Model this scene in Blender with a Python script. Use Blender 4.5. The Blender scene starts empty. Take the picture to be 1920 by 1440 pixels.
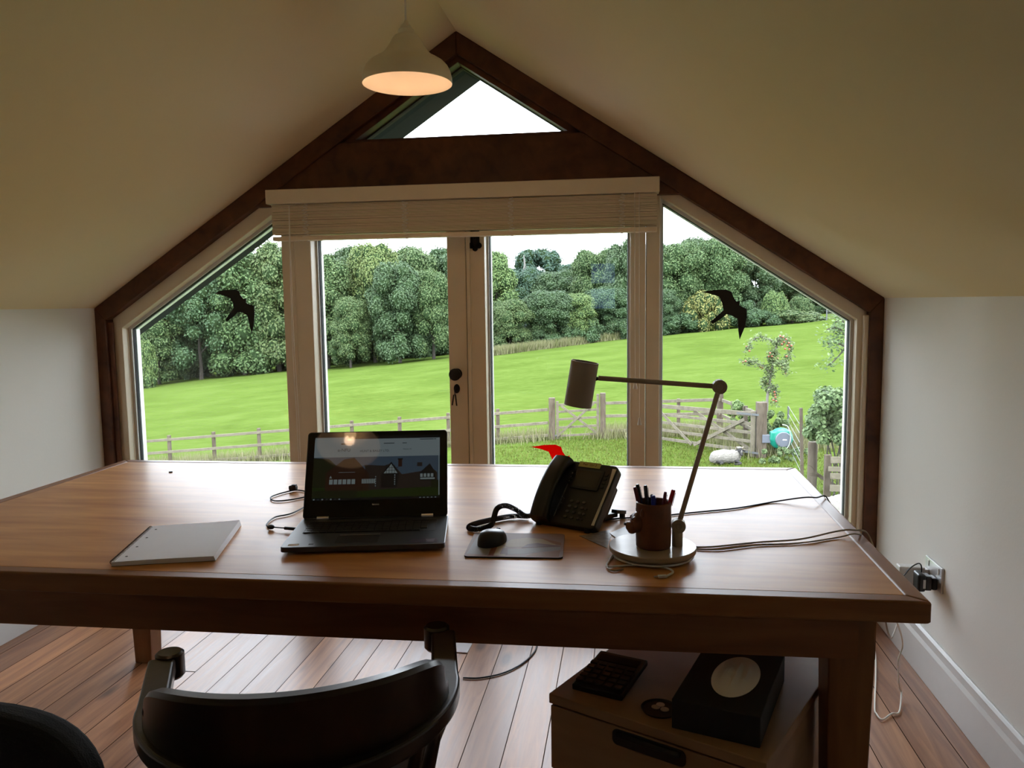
import bpy, bmesh, math, random
import numpy as np
from mathutils import Vector, Matrix, noise
random.seed(7)
RNG = np.random.default_rng(11)
PI = math.pi
S = bpy.context.scene
COL = S.collection

# ------------------------------------------------------------------ camera
FPX = 1496.7; YAW = .1435; PITCH = .1014; ROLL = -.0131; EYE = Vector((0, 0, 1.35))
def _axes():
    cy, sy, cp, sp = math.cos(YAW), math.sin(YAW), math.cos(PITCH), math.sin(PITCH)
    f = Vector((-sy*cp, cy*cp, -sp)); r = Vector((cy, sy, 0)); u = r.cross(f)
    cr, sr = math.cos(ROLL), math.sin(ROLL)
    return cr*r + sr*u, -sr*r + cr*u, f
RT, UP, FW = _axes()
cam_d = bpy.data.cameras.new('camera'); cam = bpy.data.objects.new('camera', cam_d); COL.objects.link(cam)
cam.matrix_world = Matrix(((RT.x, UP.x, -FW.x, 0), (RT.y, UP.y, -FW.y, 0), (RT.z, UP.z, -FW.z, EYE.z), (0, 0, 0, 1)))
cam_d.sensor_fit = 'HORIZONTAL'; cam_d.sensor_width = 36; cam_d.lens = FPX/1920*36
cam_d.clip_start = .02; cam_d.clip_end = 600
S.camera = cam
# survey helpers: the line of sight through a photo pixel met with a known plane of the room or land
def ray(px, py): return FW + RT*((px-960)/FPX) - UP*((py-720)/FPX)
def aty(px, py, y): d = ray(px, py); return EYE + d*(y/d.y)
def atz(px, py, z): d = ray(px, py); return EYE + d*((z-EYE.z)/d.z)
def atx(px, py, x): d = ray(px, py); return EYE + d*(x/d.x)
GA, GB = -2.77, .0854
def gz(x, y=0): return GA + GB*x
def gnd(px, py): d = ray(px, py); t = (GA-EYE.z)/(d.z-GB*d.x); return EYE + d*t

# ------------------------------------------------------------------ light
W = bpy.data.worlds.new('overcast_sky'); S.world = W; W.use_nodes = True
nt = W.node_tree; bg = nt.nodes['Background']
tc = nt.nodes.new('ShaderNodeTexCoord'); sx = nt.nodes.new('ShaderNodeSeparateXYZ'); cr_ = nt.nodes.new('ShaderNodeValToRGB')
nt.links.new(tc.outputs['Generated'], sx.inputs[0]); nt.links.new(sx.outputs['Z'], cr_.inputs[0]); nt.links.new(cr_.outputs[0], bg.inputs[0])
cr_.color_ramp.elements[0].position = 0; cr_.color_ramp.elements[0].color = (.88, .92, 1, 1)
cr_.color_ramp.elements[1].position = 1; cr_.color_ramp.elements[1].color = (.78, .86, 1.0, 1)
bg.inputs[1].default_value = 10.5
sun_d = bpy.data.lights.new('hazy_sun', 'SUN'); sun_d.energy = 5.5; sun_d.angle = math.radians(25); sun_d.color = (1, .95, .85)
sun = bpy.data.objects.new('hazy_sun', sun_d); COL.objects.link(sun)
sun.rotation_euler = Vector((-.35, .45, -1)).to_track_quat('-Z', 'Y').to_euler()
S.view_settings.view_transform = 'Standard'; S.view_settings.look = 'None'
S.view_settings.exposure = 0.0; S.view_settings.gamma = 1; S.view_settings.use_curve_mapping = False

# ------------------------------------------------------------------ materials
def mat(name, col=(.5, .5, .5), rough=.5, metal=0, spec=.5, noise_amt=0, nscale=20, bump=0, bscale=40, emit=None, estr=0, coat=0, stretch=(1, 1, 1), trans=0):
    m = bpy.data.materials.new(name); m.use_nodes = True; n = m.node_tree; p = n.nodes['Principled BSDF']
    p.inputs['Base Color'].default_value = (*col, 1); p.inputs['Roughness'].default_value = rough
    p.inputs['Metallic'].default_value = metal; p.inputs['Specular IOR Level'].default_value = spec
    p.inputs['Coat Weight'].default_value = coat
    if emit: p.inputs['Emission Color'].default_value = (*emit, 1); p.inputs['Emission Strength'].default_value = estr
    t = n.nodes.new('ShaderNodeTexCoord'); mp = n.nodes.new('ShaderNodeMapping'); mp.inputs['Scale'].default_value = stretch
    n.links.new(t.outputs['Object'], mp.inputs[0])
    nz = n.nodes.new('ShaderNodeTexNoise'); nz.inputs['Scale'].default_value = nscale; nz.inputs['Detail'].default_value = 5
    n.links.new(mp.outputs[0], nz.inputs[0])
    mx = n.nodes.new('ShaderNodeMix'); mx.data_type = 'RGBA'
    k = noise_amt if noise_amt else .03
    mx.inputs[6].default_value = (*[c*(1-k) for c in col], 1); mx.inputs[7].default_value = (*[min(1, c*(1+k)) for c in col], 1)
    n.links.new(nz.outputs[0], mx.inputs[0]); n.links.new(mx.outputs[2], p.inputs['Base Color'])
    if bump:
        b = n.nodes.new('ShaderNodeBump'); b.inputs['Strength'].default_value = bump; b.inputs['Distance'].default_value = .002
        nb = n.nodes.new('ShaderNodeTexNoise'); nb.inputs['Scale'].default_value = bscale; nb.inputs['Detail'].default_value = 4
        n.links.new(mp.outputs[0], nb.inputs[0]); n.links.new(nb.outputs[0], b.inputs['Height']); n.links.new(b.outputs[0], p.inputs['Normal'])
    return m

def wood(name, c1, c2, stretch, rough=.35, scale=8, bump=.15, coat=0, spec=.5):
    m = bpy.data.materials.new(name); m.use_nodes = True; n = m.node_tree; p = n.nodes['Principled BSDF']
    t = n.nodes.new('ShaderNodeTexCoord'); mp = n.nodes.new('ShaderNodeMapping'); mp.inputs['Scale'].default_value = stretch
    n.links.new(t.outputs['Object'], mp.inputs[0])
    a = n.nodes.new('ShaderNodeTexNoise'); a.inputs['Scale'].default_value = scale; a.inputs['Detail'].default_value = 8; a.inputs['Distortion'].default_value = .6
    b = n.nodes.new('ShaderNodeTexNoise'); b.inputs['Scale'].default_value = scale*.25; b.inputs['Detail'].default_value = 3
    n.links.new(mp.outputs[0], a.inputs[0]); n.links.new(mp.outputs[0], b.inputs[0])
    ad = n.nodes.new('ShaderNodeMath'); ad.operation = 'ADD'; n.links.new(a.outputs[0], ad.inputs[0]); n.links.new(b.outputs[0], ad.inputs[1])
    r = n.nodes.new('ShaderNodeValToRGB'); r.color_ramp.elements[0].position = .7; r.color_ramp.elements[0].color = (*c1, 1)
    r.color_ramp.elements[1].position = 1.25; r.color_ramp.elements[1].color = (*c2, 1)
    mr = n.nodes.new('ShaderNodeMapRange'); mr.inputs[1].default_value = .7; mr.inputs[2].default_value = 1.3
    n.links.new(ad.outputs[0], mr.inputs[0]); r.color_ramp.elements[0].position = 0; r.color_ramp.elements[1].position = 1
    n.links.new(mr.outputs[0], r.inputs[0]); n.links.new(r.outputs[0], p.inputs['Base Color'])
    p.inputs['Roughness'].default_value = rough; p.inputs['Coat Weight'].default_value = coat; p.inputs['Coat Roughness'].default_value = .17
    p.inputs['Specular IOR Level'].default_value = spec
    if bump:
        bu = n.nodes.new('ShaderNodeBump'); bu.inputs['Strength'].default_value = bump; bu.inputs['Distance'].default_value = .001
        n.links.new(a.outputs[0], bu.inputs['Height']); n.links.new(bu.outputs[0], p.inputs['Normal'])
    return m

def floor_mat():
    m = bpy.data.materials.new('pine_floorboards'); m.use_nodes = True; n = m.node_tree; L = n.links; p = n.nodes['Principled BSDF']
    t = n.nodes.new('ShaderNodeTexCoord'); sp = n.nodes.new('ShaderNodeSeparateXYZ'); L.new(t.outputs['Object'], sp.inputs[0])
    def M(op, a, b=None, c=None):
        k = n.nodes.new('ShaderNodeMath'); k.operation = op
        for i, v in enumerate((a, b, c)):
            if v is None: continue
            if isinstance(v, (int, float)): k.inputs[i].default_value = v
            else: L.new(v, k.inputs[i])
        return k.outputs[0]
    wd = .122
    u = M('DIVIDE', sp.outputs['X'], wd); ix = M('FLOOR', u); fx = M('FRACT', u)
    wn = n.nodes.new('ShaderNodeTexWhiteNoise'); wn.noise_dimensions = '1D'; L.new(ix, wn.inputs['W'])
    off = M('MULTIPLY', wn.outputs[0], 4.3)
    v = M('DIVIDE', M('ADD', sp.outputs['Y'], off), 4.4); iy = M('FLOOR', v); fy = M('FRACT', v)
    cb = n.nodes.new('ShaderNodeCombineXYZ'); L.new(ix, cb.inputs[0]); L.new(iy, cb.inputs[1])
    w2 = n.nodes.new('ShaderNodeTexWhiteNoise'); w2.noise_dimensions = '3D'; L.new(cb.outputs[0], w2.inputs[0])
    # seam
    d1 = M('MINIMUM', fx, M('SUBTRACT', 1, fx)); seam = M('LESS_THAN', d1, .012)
    d2 = M('MINIMUM', fy, M('SUBTRACT', 1, fy)); seam2 = M('LESS_THAN', d2, .0007); seam = M('MAXIMUM', seam, seam2)
    # grain
    cg = n.nodes.new('ShaderNodeCombineXYZ')
    L.new(M('MULTIPLY', sp.outputs['X'], 26), cg.inputs[0]); L.new(M('ADD', M('MULTIPLY', sp.outputs['Y'], 1.6), M('MULTIPLY', w2.outputs[0], 40)), cg.inputs[1]); L.new(ix, cg.inputs[2])
    g = n.nodes.new('ShaderNodeTexNoise'); g.inputs['Scale'].default_value = 1; g.inputs['Detail'].default_value = 7; g.inputs['Distortion'].default_value = 1.3
    L.new(cg.outputs[0], g.inputs[0])
    # knots
    ck = n.nodes.new('ShaderNodeCombineXYZ'); L.new(M('MULTIPLY', sp.outputs['X'], 7.5), ck.inputs[0]); L.new(M('MULTIPLY', sp.outputs['Y'], 2.6), ck.inputs[1])
    vo = n.nodes.new('ShaderNodeTexVoronoi'); vo.inputs['Scale'].default_value = 1; L.new(ck.outputs[0], vo.inputs[0])
    kn = n.nodes.new('ShaderNodeMapRange'); L.new(vo.outputs['Distance'], kn.inputs[0]); kn.inputs[1].default_value = .09; kn.inputs[2].default_value = .20; kn.inputs[3].default_value = 1; kn.inputs[4].default_value = 0
    r = n.nodes.new('ShaderNodeValToRGB'); e = r.color_ramp.elements
    e[0].position = .3; e[0].color = (.26, .098, .040, 1); e[1].position = .72; e[1].color = (.52, .245, .108, 1)
    L.new(g.outputs[0], r.inputs[0])
    hs = n.nodes.new('ShaderNodeHueSaturation'); L.new(r.outputs[0], hs.inputs['Color']); L.new(M('ADD', M('MULTIPLY', w2.outputs[0], .55), .72), hs.inputs['Value'])
    mk = n.nodes.new('ShaderNodeMix'); mk.data_type = 'RGBA'; L.new(M('MULTIPLY', kn.outputs[0], .75), mk.inputs[0]); L.new(hs.outputs[0], mk.inputs[6]); mk.inputs[7].default_value = (.07, .03, .015, 1)
    ms = n.nodes.new('ShaderNodeMix'); ms.data_type = 'RGBA'; L.new(seam, ms.inputs[0]); L.new(mk.outputs[2], ms.inputs[6]); ms.inputs[7].default_value = (.030, .012, .006, 1)
    L.new(ms.outputs[2], p.inputs['Base Color'])
    L.new(M('ADD', .30, M('MULTIPLY', g.outputs[0], .20)), p.inputs['Roughness'])
    L.new(M('MULTIPLY', M('SUBTRACT', 1, seam), .14), p.inputs['Coat Weight']); L.new(M('MULTIPLY', M('SUBTRACT', 1, seam), .45), p.inputs['Specular IOR Level']); p.inputs['Coat Roughness'].default_value = .22
    hb = M('SUBTRACT', M('ADD', M('MULTIPLY', g.outputs[0], .35), M('MULTIPLY', w2.outputs[0], .15)), seam)
    b = n.nodes.new('ShaderNodeBump'); b.inputs['Strength'].default_value = .35; b.inputs['Distance'].default_value = .0025; L.new(hb, b.inputs['Height'])
    L.new(b.outputs[0], p.inputs['Normal']); L.new(b.outputs[0], p.inputs['Coat Normal'])
    return m

def leaf_mat(name, c1, c2, trans=.25):
    m = bpy.data.materials.new(name); m.use_nodes = True; n = m.node_tree; L = n.links; n.nodes.clear()
    o = n.nodes.new('ShaderNodeOutputMaterial'); g = n.nodes.new('ShaderNodeNewGeometry'); r = n.nodes.new('ShaderNodeValToRGB')
    r.color_ramp.elements[0].color = (*c1, 1); r.color_ramp.elements[1].color = (*c2, 1); L.new(g.outputs['Random Per Island'], r.inputs[0])
    oi = n.nodes.new('ShaderNodeObjectInfo'); hs = n.nodes.new('ShaderNodeHueSaturation'); L.new(r.outputs[0], hs.inputs['Color'])
    mr = n.nodes.new('ShaderNodeMapRange'); mr.inputs[3].default_value = .48; mr.inputs[4].default_value = .515; L.new(oi.outputs['Random'], mr.inputs[0]); L.new(mr.outputs[0], hs.inputs['Hue'])
    d = n.nodes.new('ShaderNodeBsdfPrincipled'); d.inputs['Roughness'].default_value = .55; d.inputs['Specular IOR Level'].default_value = .18; L.new(hs.outputs[0], d.inputs['Base Color'])
    t = n.nodes.new('ShaderNodeBsdfTranslucent'); L.new(hs.outputs[0], t.inputs[0]); mx = n.nodes.new('ShaderNodeMixShader'); mx.inputs[0].default_value = trans
    L.new(d.outputs[0], mx.inputs[1]); L.new(t.outputs[0], mx.inputs[2]); L.new(mx.outputs[0], o.inputs[0])
    return m

def glass_mat(nm='window_glass', tint=(.965, .98, .975, 1)):
    m = bpy.data.materials.new(nm); m.use_nodes = True; n = m.node_tree; L = n.links; n.nodes.clear()
    o = n.nodes.new('ShaderNodeOutputMaterial'); t = n.nodes.new('ShaderNodeBsdfTransparent'); t.inputs[0].default_value = tint
    g = n.nodes.new('ShaderNodeBsdfGlossy'); g.inputs['Roughness'].default_value = .01; f = n.nodes.new('ShaderNodeFresnel'); f.inputs[0].default_value = 1.45
    mx = n.nodes.new('ShaderNodeMixShader'); L.new(f.outputs[0], mx.inputs[0]); L.new(t.outputs[0], mx.inputs[1]); L.new(g.outputs[0], mx.inputs[2]); L.new(mx.outputs[0], o.inputs[0])
    return m

def field_mat():
    m = bpy.data.materials.new('meadow_grass'); m.use_nodes = True; n = m.node_tree; L = n.links; p = n.nodes['Principled BSDF']
    t = n.nodes.new('ShaderNodeTexCoord')
    a = n.nodes.new('ShaderNodeTexNoise'); a.inputs['Scale'].default_value = .22; a.inputs['Detail'].default_value = 6; a.inputs['Roughness'].default_value = .65; L.new(t.outputs['Object'], a.inputs[0])
    mp = n.nodes.new('ShaderNodeMapping'); mp.inputs['Scale'].default_value = (.5, 2.2, 1); mp.inputs['Rotation'].default_value = (0, 0, .12); L.new(t.outputs['Object'], mp.inputs[0])
    b = n.nodes.new('ShaderNodeTexNoise'); b.inputs['Scale'].default_value = 3.6; b.inputs['Detail'].default_value = 9; b.inputs['Roughness'].default_value = .7; L.new(mp.outputs[0], b.inputs[0])
    ad = n.nodes.new('ShaderNodeMath'); ad.operation = 'MULTIPLY_ADD'; L.new(b.outputs[0], ad.inputs[0]); ad.inputs[1].default_value = .9; 
    ml = n.nodes.new('ShaderNodeMath'); ml.operation = 'MULTIPLY'; L.new(a.outputs[0], ml.inputs[0]); ml.inputs[1].default_value = .5; L.new(ml.outputs[0], ad.inputs[2])
    r = n.nodes.new('ShaderNodeValToRGB'); e = r.color_ramp.elements
    e[0].position = .50; e[0].color = (.0320, .0490, .0090, 1); e[1].position = .92; e[1].color = (.0760, .1060, .0260, 1)
    k = e.new(.69); k.color = (.0500, .0760, .0145, 1)
    L.new(ad.outputs[0], r.inputs[0]); L.new(r.outputs[0], p.inputs['Base Color']); p.inputs['Roughness'].default_value = 1; p.inputs['Specular IOR Level'].default_value = 0
    bu = n.nodes.new('ShaderNodeBump'); bu.inputs['Strength'].default_value = .5; bu.inputs['Distance'].default_value = .12; L.new(b.outputs[0], bu.inputs['Height']); L.new(bu.outputs[0], p.inputs['Normal'])
    return m

M_ = dict(
 wall=mat('white_wall_paint', (.86, .85, .80), .85, bump=.15, bscale=90, noise_amt=.02, nscale=3),
 ceil=mat('cream_ceiling_paint', (.86, .735, .49), .9, bump=.15, bscale=90, noise_amt=.02, nscale=3),
 skirt=mat('satin_white_skirting', (.72, .72, .70), .4),
 frame=mat('cream_window_paint', (.83, .73, .56), .45, noise_amt=.03),
 oak=wood('stained_timber', (.055, .016, .006), (.16, .055, .02), (3, 3, 3), .5, 6, .3),
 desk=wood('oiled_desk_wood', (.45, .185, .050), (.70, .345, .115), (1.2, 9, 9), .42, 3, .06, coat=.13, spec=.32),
 desk_edge=wood('shaded_moulding_wood', (.20, .075, .024), (.34, .145, .052), (1.2, 9, 9), .42, 3, .06, coat=.13, spec=.32),  # desk wood with the front edge's shade put into its colour
 desk_y_edge=wood('shaded_moulding_wood_side', (.20, .075, .024), (.34, .145, .052), (9, 1.2, 9), .42, 3, .06, coat=.13, spec=.32),  # same shade-darkened colour, grain along the sides
 apron=wood('shaded_apron_wood', (.16, .055, .017), (.28, .11, .036), (1.2, 9, 9), .5, 3, .12),  # honey desk wood darkened: shade on the room side painted into the colour
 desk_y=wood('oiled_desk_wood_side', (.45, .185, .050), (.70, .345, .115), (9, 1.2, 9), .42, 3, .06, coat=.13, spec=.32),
 deskleg=wood('shaded_desk_leg_wood', (0.1650, 0.0638, 0.0210), (0.2850, 0.1275, 0.0450), (9, 9, 1.2), .4, 3, .12),  # desk wood toned down to carry the near leg's shade in its colour
 floor=floor_mat(), glass=glass_mat(), tint=glass_mat('smoked_glass', (.28, .34, .42, 1)), field=field_mat(),
 slat=leaf_mat('thin_ivory_slats', (.80, .70, .53), (.86, .76, .58), .12),
 keycap=mat('grey_keycap', (.07, .07, .075), .3),
 palm=mat('graphite_palm_rest', (.030, .036, .048), .38, spec=.8),
 black=mat('black_plastic', (.012, .012, .014), .38), blackm=mat('matte_black', (.008, .008, .009), .7),
 rubber=mat('black_rubber', (.01, .01, .01), .55),
 blind=mat('ivory_blind_slats', (.92, .79, .60), .5, noise_amt=.04), cord=mat('white_cord', (.92, .88, .80), .7),
 iron=mat('black_iron', (.008, .007, .007), .4, metal=.3, bump=.3, bscale=60),
 steel=mat('brushed_steel', (.55, .55, .56), .3, metal=1),
 lampshade=mat('cream_metal_shade', (.88, .82, .60), .45), lampin=mat('shade_inner_white', (.72, .66, .60), .6),
 lamp=mat('beige_lamp_metal', (.36, .29, .21), .45), lampbase=wood('pale_lamp_base', (.30, .235, .165), (.38, .30, .215), (2, 8, 8), .34, 4, .05, coat=.3),
 paper=mat('white_paper', (.78, .78, .82), .7), darkwood=wood('dark_chair_wood', (.010, .006, .005), (.028, .015, .011), (5, 5, 2), .32, 6, .2, coat=.25),
 fabric=mat('black_fabric', (.008, .008, .010), .95, bump=.6, bscale=400),
 ped=wood('beech_pedestal', (.27, .15, .075), (.34, .20, .105), (2, 2, 8), .5, 4, .05),
 white=mat('white_plastic', (.75, .75, .74), .35), socket=mat('brushed_socket_plate', (.72, .72, .73), .3, metal=.6),
 clay=mat('glazed_brown_clay', (.14, .042, .015), .3, noise_amt=.4, nscale=30, bump=.6, bscale=60),
 rail=wood('weathered_fence_wood', (0.0749, 0.0647, 0.0464), (0.1299, 0.1138, 0.0839), (4, 4, 4), .85, 5, .4, spec=.2),
 post=wood('brown_fence_post_wood', (0.0446, 0.0335, 0.0237), (0.0920, 0.0753, 0.0558), (5, 5, 1), .9, 5, .5, spec=.2),
 bark=mat('tree_bark', (0.0369, 0.0307, 0.0246), .95, noise_amt=.4, nscale=4, bump=.8, bscale=12),
 palebark=mat('bleached_bark', (.12, .115, .105), .9, noise_amt=.2),
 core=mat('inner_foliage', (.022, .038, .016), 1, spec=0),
 soffit=mat('dark_green_soffit', (.006, .009, .008), .95, spec=.1, noise_amt=.3),
 edge=mat('outdoor_cladding', (.06, .05, .04), .8),
 red=leaf_mat('red_vinyl', (.62, .003, .003), (.62, .003, .003), .8), redpen=mat('red_pen', (.45, .01, .012), .25), darkred=mat('dark_red_pen', (.13, .008, .012), .3),
 blue=mat('blue_pen', (0.0168, 0.0336, 0.4200), .25), navy=mat('dark_pen', (.012, .012, .016), .25),
 green=mat('green_hose_reel', (0.0041, 0.1476, 0.1025), .35), grey=mat('grey_plastic', (0.0820, 0.0902, 0.1107), .4), hose=mat('pale_hose', (0.2255, 0.2542, 0.2050), .5),
 wool=mat('fleece', (0.1537, 0.1439, 0.1290), 1, noise_amt=.55, nscale=26, bump=1, bscale=40, spec=.1), sheepface=mat('black_sheep_face', (0.0100, 0.0085, 0.0080), .8), horn=mat('sheep_horn', (0.1435, 0.1189, 0.0902), .7),
 apple=mat('ripe_apple', (.20, .045, .018), .35, noise_amt=.3, nscale=30), galv=mat('galvanised_steel', (0.0735, 0.0770, 0.0805), .5, metal=.4),
 note=mat('yellow_note', (.60, .58, .20), .8), tissue=mat('white_tissue', (.85, .83, .78), .9),
)
LG = dict(
 mid=leaf_mat('mid_green_leaves', (0.0437, 0.0764, 0.0283), (0.0903, 0.1336, 0.0506)),
 dark=leaf_mat('dark_green_leaves', (0.0328, 0.0611, 0.0283), (0.0686, 0.1084, 0.0506)),
 blue=leaf_mat('blue_green_leaves', (0.0286, 0.0624, 0.0442), (0.0559, 0.0929, 0.0645)),
 pale=leaf_mat('pale_green_leaves', (0.0710, 0.1147, 0.0350), (0.1300, 0.1770, 0.0614)),
 yellow=leaf_mat('yellow_green_leaves', (0.0798, 0.0966, 0.0269), (0.1974, 0.2142, 0.0714)),
 bush=leaf_mat('glossy_bush_leaves', (0.0336, 0.0605, 0.0185), (0.1260, 0.1764, 0.0756)),
 grass=leaf_mat('long_grass', (0.0517, 0.0712, 0.0083), (0.1035, 0.1187, 0.0225), .3),
 straw=leaf_mat('dry_straw_grass', (0.1080, 0.1215, 0.0405), (0.2025, 0.1890, 0.1080), .3))

# ------------------------------------------------------------------ mesh helpers
class MB:
    def __init__(s): s.v = []; s.f = []; s.m = []
    def add(s, vs, fs, mi=0):
        o = len(s.v); s.v += [Vector(v) for v in vs]; s.f += [tuple(i+o for i in f) for f in fs]; s.m += [mi]*len(fs); return s
    def box(s, c, d, rot=None, mi=0):
        c = Vector(c); x, y, z = [k/2 for k in d]
        vs = [Vector((a, b, e)) for a in (-x, x) for b in (-y, y) for e in (-z, z)]
        if rot is not None: vs = [rot @ v for v in vs]
        return s.add([v+c for v in vs], [(0, 1, 3, 2), (4, 6, 7, 5), (0, 4, 5, 1), (2, 3, 7, 6), (0, 2, 6, 4), (1, 5, 7, 3)], mi)
    def bar(s, a, b, w, t, up=(0, 0, 1), mi=0):
        a, b = Vector(a), Vector(b); d = b-a; L = d.length; d.normalize(); u = Vector(up); r = d.cross(u).normalized(); u = r.cross(d)
        R = Matrix((r, d, u)).transposed()
        return s.box((a+b)/2, (w, L, t), R, mi)
    def prism(s, poly, y0, y1, mi=0):   # polygon in x,z extruded along y
        n = len(poly); vs = [(p[0], y0, p[1]) for p in poly]+[(p[0], y1, p[1]) for p in poly]
        fs = [tuple(range(n)), tuple(range(2*n-1, n-1, -1))]+[(i, i+n, (i+1) % n+n, (i+1) % n) for i in range(n)]
        return s.add(vs, fs, mi)
    def slab(s, poly, z0, z1, mi=0):    # polygon in x,y extruded along z
        n = len(poly); vs = [(p[0], p[1], z0) for p in poly]+[(p[0], p[1], z1) for p in poly]
        fs = [tuple(range(n-1, -1, -1)), tuple(range(n, 2*n))]+[(i, (i+1) % n, (i+1) % n+n, i+n) for i in range(n)]
        return s.add(vs, fs, mi)
    def ring(s, po, pi, y0, y1, mi=0):  # frame between two polygons in x,z
        n = len(po); vs = [(p[0], y, p[1]) for y in (y0, y1) for P in (po, pi) for p in P]; fs = []
        for i in range(n):
            j = (i+1) % n
            fs += [(i, j, n+j, n+i), (2*n+i, 3*n+i, 3*n+j, 2*n+j), (i, 2*n+i, 2*n+j, j), (n+i, n+j, 3*n+j, 3*n+i)]
        return s.add(vs, fs, mi)
    def tube(s, pts, r, seg=8, mi=0, closed=False):
        pts = [Vector(p) for p in pts]; n = len(pts); rs = r if isinstance(r, (list, tuple)) else [r]*n
        o = []; prev = None
        for i, p in enumerate(pts):
            if closed: d = pts[(i+1) % n]-pts[i-1]
            else: d = pts[min(i+1, n-1)]-pts[max(i-1, 0)]
            d.normalize()
            if prev is None: u = d.orthogonal().normalized()
            else: u = (prev-d*prev.dot(d)).normalized() if (prev-d*prev.dot(d)).length > 1e-6 else d.orthogonal().normalized()
            prev = u; w = d.cross(u)
            o += [p+(u*math.cos(2*PI*k/seg)+w*math.sin(2*PI*k/seg))*rs[i] for k in range(seg)]
        fs = []
        for i in range(n if closed else n-1):
            a, b = i*seg, ((i+1) % n)*seg
            fs += [(a+k, a+(k+1) % seg, b+(k+1) % seg, b+k) for k in range(seg)]
        if not closed: fs += [tuple(range(seg-1, -1, -1)), tuple(range((n-1)*seg, n*seg))]
        return s.add(o, fs, mi)
    def lathe(s, prof, seg=40, mtx=None, mi=0, cap=True):   # (r,z) profile about z
        vs = []; n = len(prof)
        for r, z in prof: vs += [Vector((r*math.cos(2*PI*k/seg), r*math.sin(2*PI*k/seg), z)) for k in range(seg)]
        if mtx is not None: vs = [mtx @ v for v in vs]
        fs = [(i*seg+k, i*seg+(k+1) % seg, (i+1)*seg+(k+1) % seg, (i+1)*seg+k) for i in range(n-1) for k in range(seg)]
        if cap: fs += [tuple(range(seg-1, -1, -1)), tuple(range((n-1)*seg, n*seg))]
        return s.add(vs, fs, mi)
    def ball(s, c, r, seg=16, rot=None, mi=0):
        c = Vector(c); r = (r, r, r) if isinstance(r, (int, float)) else r; vs = []; fs = []; h = seg//2
        for i in range(h+1):
            for k in range(seg):
                t = PI*i/h; v = Vector((r[0]*math.sin(t)*math.cos(2*PI*k/seg), r[1]*math.sin(t)*math.sin(2*PI*k/seg), r[2]*math.cos(t)))
                vs.append(c+(rot @ v if rot is not None else v))
        for i in range(h):
            for k in range(seg): fs.append((i*seg+k, (i+1)*seg+k, (i+1)*seg+(k+1) % seg, i*seg+(k+1) % seg))
        return s.add(vs, fs, mi)
    def build(s, name, mats, parent=None, smooth=False, bevel=0, world=False, weld=False, segs=2):
        me = bpy.data.meshes.new(name)
        vs = s.v
        if world and parent is not None:
            inv = Matrix.LocRotScale(parent.location, parent.rotation_euler, parent.scale).inverted(); vs = [inv @ v for v in vs]
        me.from_pydata([tuple(v) for v in vs], [], s.f)
        mats = mats if isinstance(mats, (list, tuple)) else [mats]
        for k in mats: me.materials.append(k)
        for p, k in zip(me.polygons, s.m): p.material_index = k
        bm = bmesh.new(); bm.from_mesh(me)
        if weld or smooth: bmesh.ops.remove_doubles(bm, verts=bm.verts, dist=1e-5)
        bmesh.ops.recalc_face_normals(bm, faces=bm.faces); bm.to_mesh(me); bm.free()
        if smooth:
            for p in me.polygons: p.use_smooth = True
        o = bpy.data.objects.new(name, me); COL.objects.link(o)
        if parent is not None: o.parent = parent
        if bevel:
            b = o.modifiers.new('bevel', 'BEVEL'); b.width = bevel; b.segments = segs; b.limit_method = 'ANGLE'; b.angle_limit = .6
            b.harden_normals = False
        if smooth:
            e = o.modifiers.new('crisp', 'EDGE_SPLIT'); e.split_angle = math.radians(38)
        return o

def tag(o, label, cat, group=None, kind=None):
    o['label'] = label; o['category'] = cat
    if group: o['group'] = group
    if kind: o['kind'] = kind
    return o
def thing(name, label, cat, loc=(0, 0, 0), rz=0, group=None):
    o = bpy.data.objects.new(name, None); COL.objects.link(o); o.empty_display_size = .1
    o.location = loc; o.rotation_euler = (0, 0, rz); return tag(o, label, cat, group)
def struct(o, label=None, cat=None):
    o['kind'] = 'structure'
    if label: o['label'] = label; o['category'] = cat
    return o
def catmull(pts, n=8, closed=False):
    P = [Vector(p) for p in pts]; out = []; N = len(P)
    for i in range(N if closed else N-1):
        p1, p2 = P[i], P[(i+1) % N]
        p0 = P[i-1] if (closed or i > 0) else p1*2-p2
        p3 = P[(i+2) % N] if (closed or i+2 < N) else p2*2-p1
        for k in range(n):
            t = k/n; out.append(.5*((2*p1)+(p2-p0)*t+(2*p0-5*p1+4*p2-p3)*t*t+(3*p1-p0-3*p2+p3)*t**3))
    if not closed: out.append(P[-1])
    return out
def inset(poly, ds):
    n = len(poly); out = []; A = sum(poly[i][0]*poly[(i+1) % n][1]-poly[(i+1) % n][0]*poly[i][1] for i in range(n)); sg = 1 if A > 0 else -1
    ds = ds if isinstance(ds, (list, tuple)) else [ds]*n
    L = []
    for i in range(n):
        a, b = Vector(poly[i]), Vector(poly[(i+1) % n]); d = (b-a).normalized(); nn = Vector((-d.y, d.x))*sg; L.append((a+nn*ds[i], d))
    for i in range(n):
        (p, d), (q, e) = L[i-1], L[i]; c = d.x*e.y-d.y*e.x; t = ((q-p).x*e.y-(q-p).y*e.x)/c; out.append(tuple(p+d*t))
    return out
def text(body, size, mtl, parent, name, M, ext=.0002):
    cu = bpy.data.curves.new(name, 'FONT'); cu.body = body; cu.size = size; cu.align_x = 'CENTER'; cu.align_y = 'CENTER'; cu.extrude = ext
    t = bpy.data.objects.new(name, cu); COL.objects.link(t); bpy.context.view_layer.update()
    me = bpy.data.meshes.new_from_object(t); bpy.data.objects.remove(t); me.materials.clear(); me.materials.append(mtl)
    o = bpy.data.objects.new(name, me); COL.objects.link(o); o.matrix_local = M
    if parent: o.parent = parent
    return o

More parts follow.
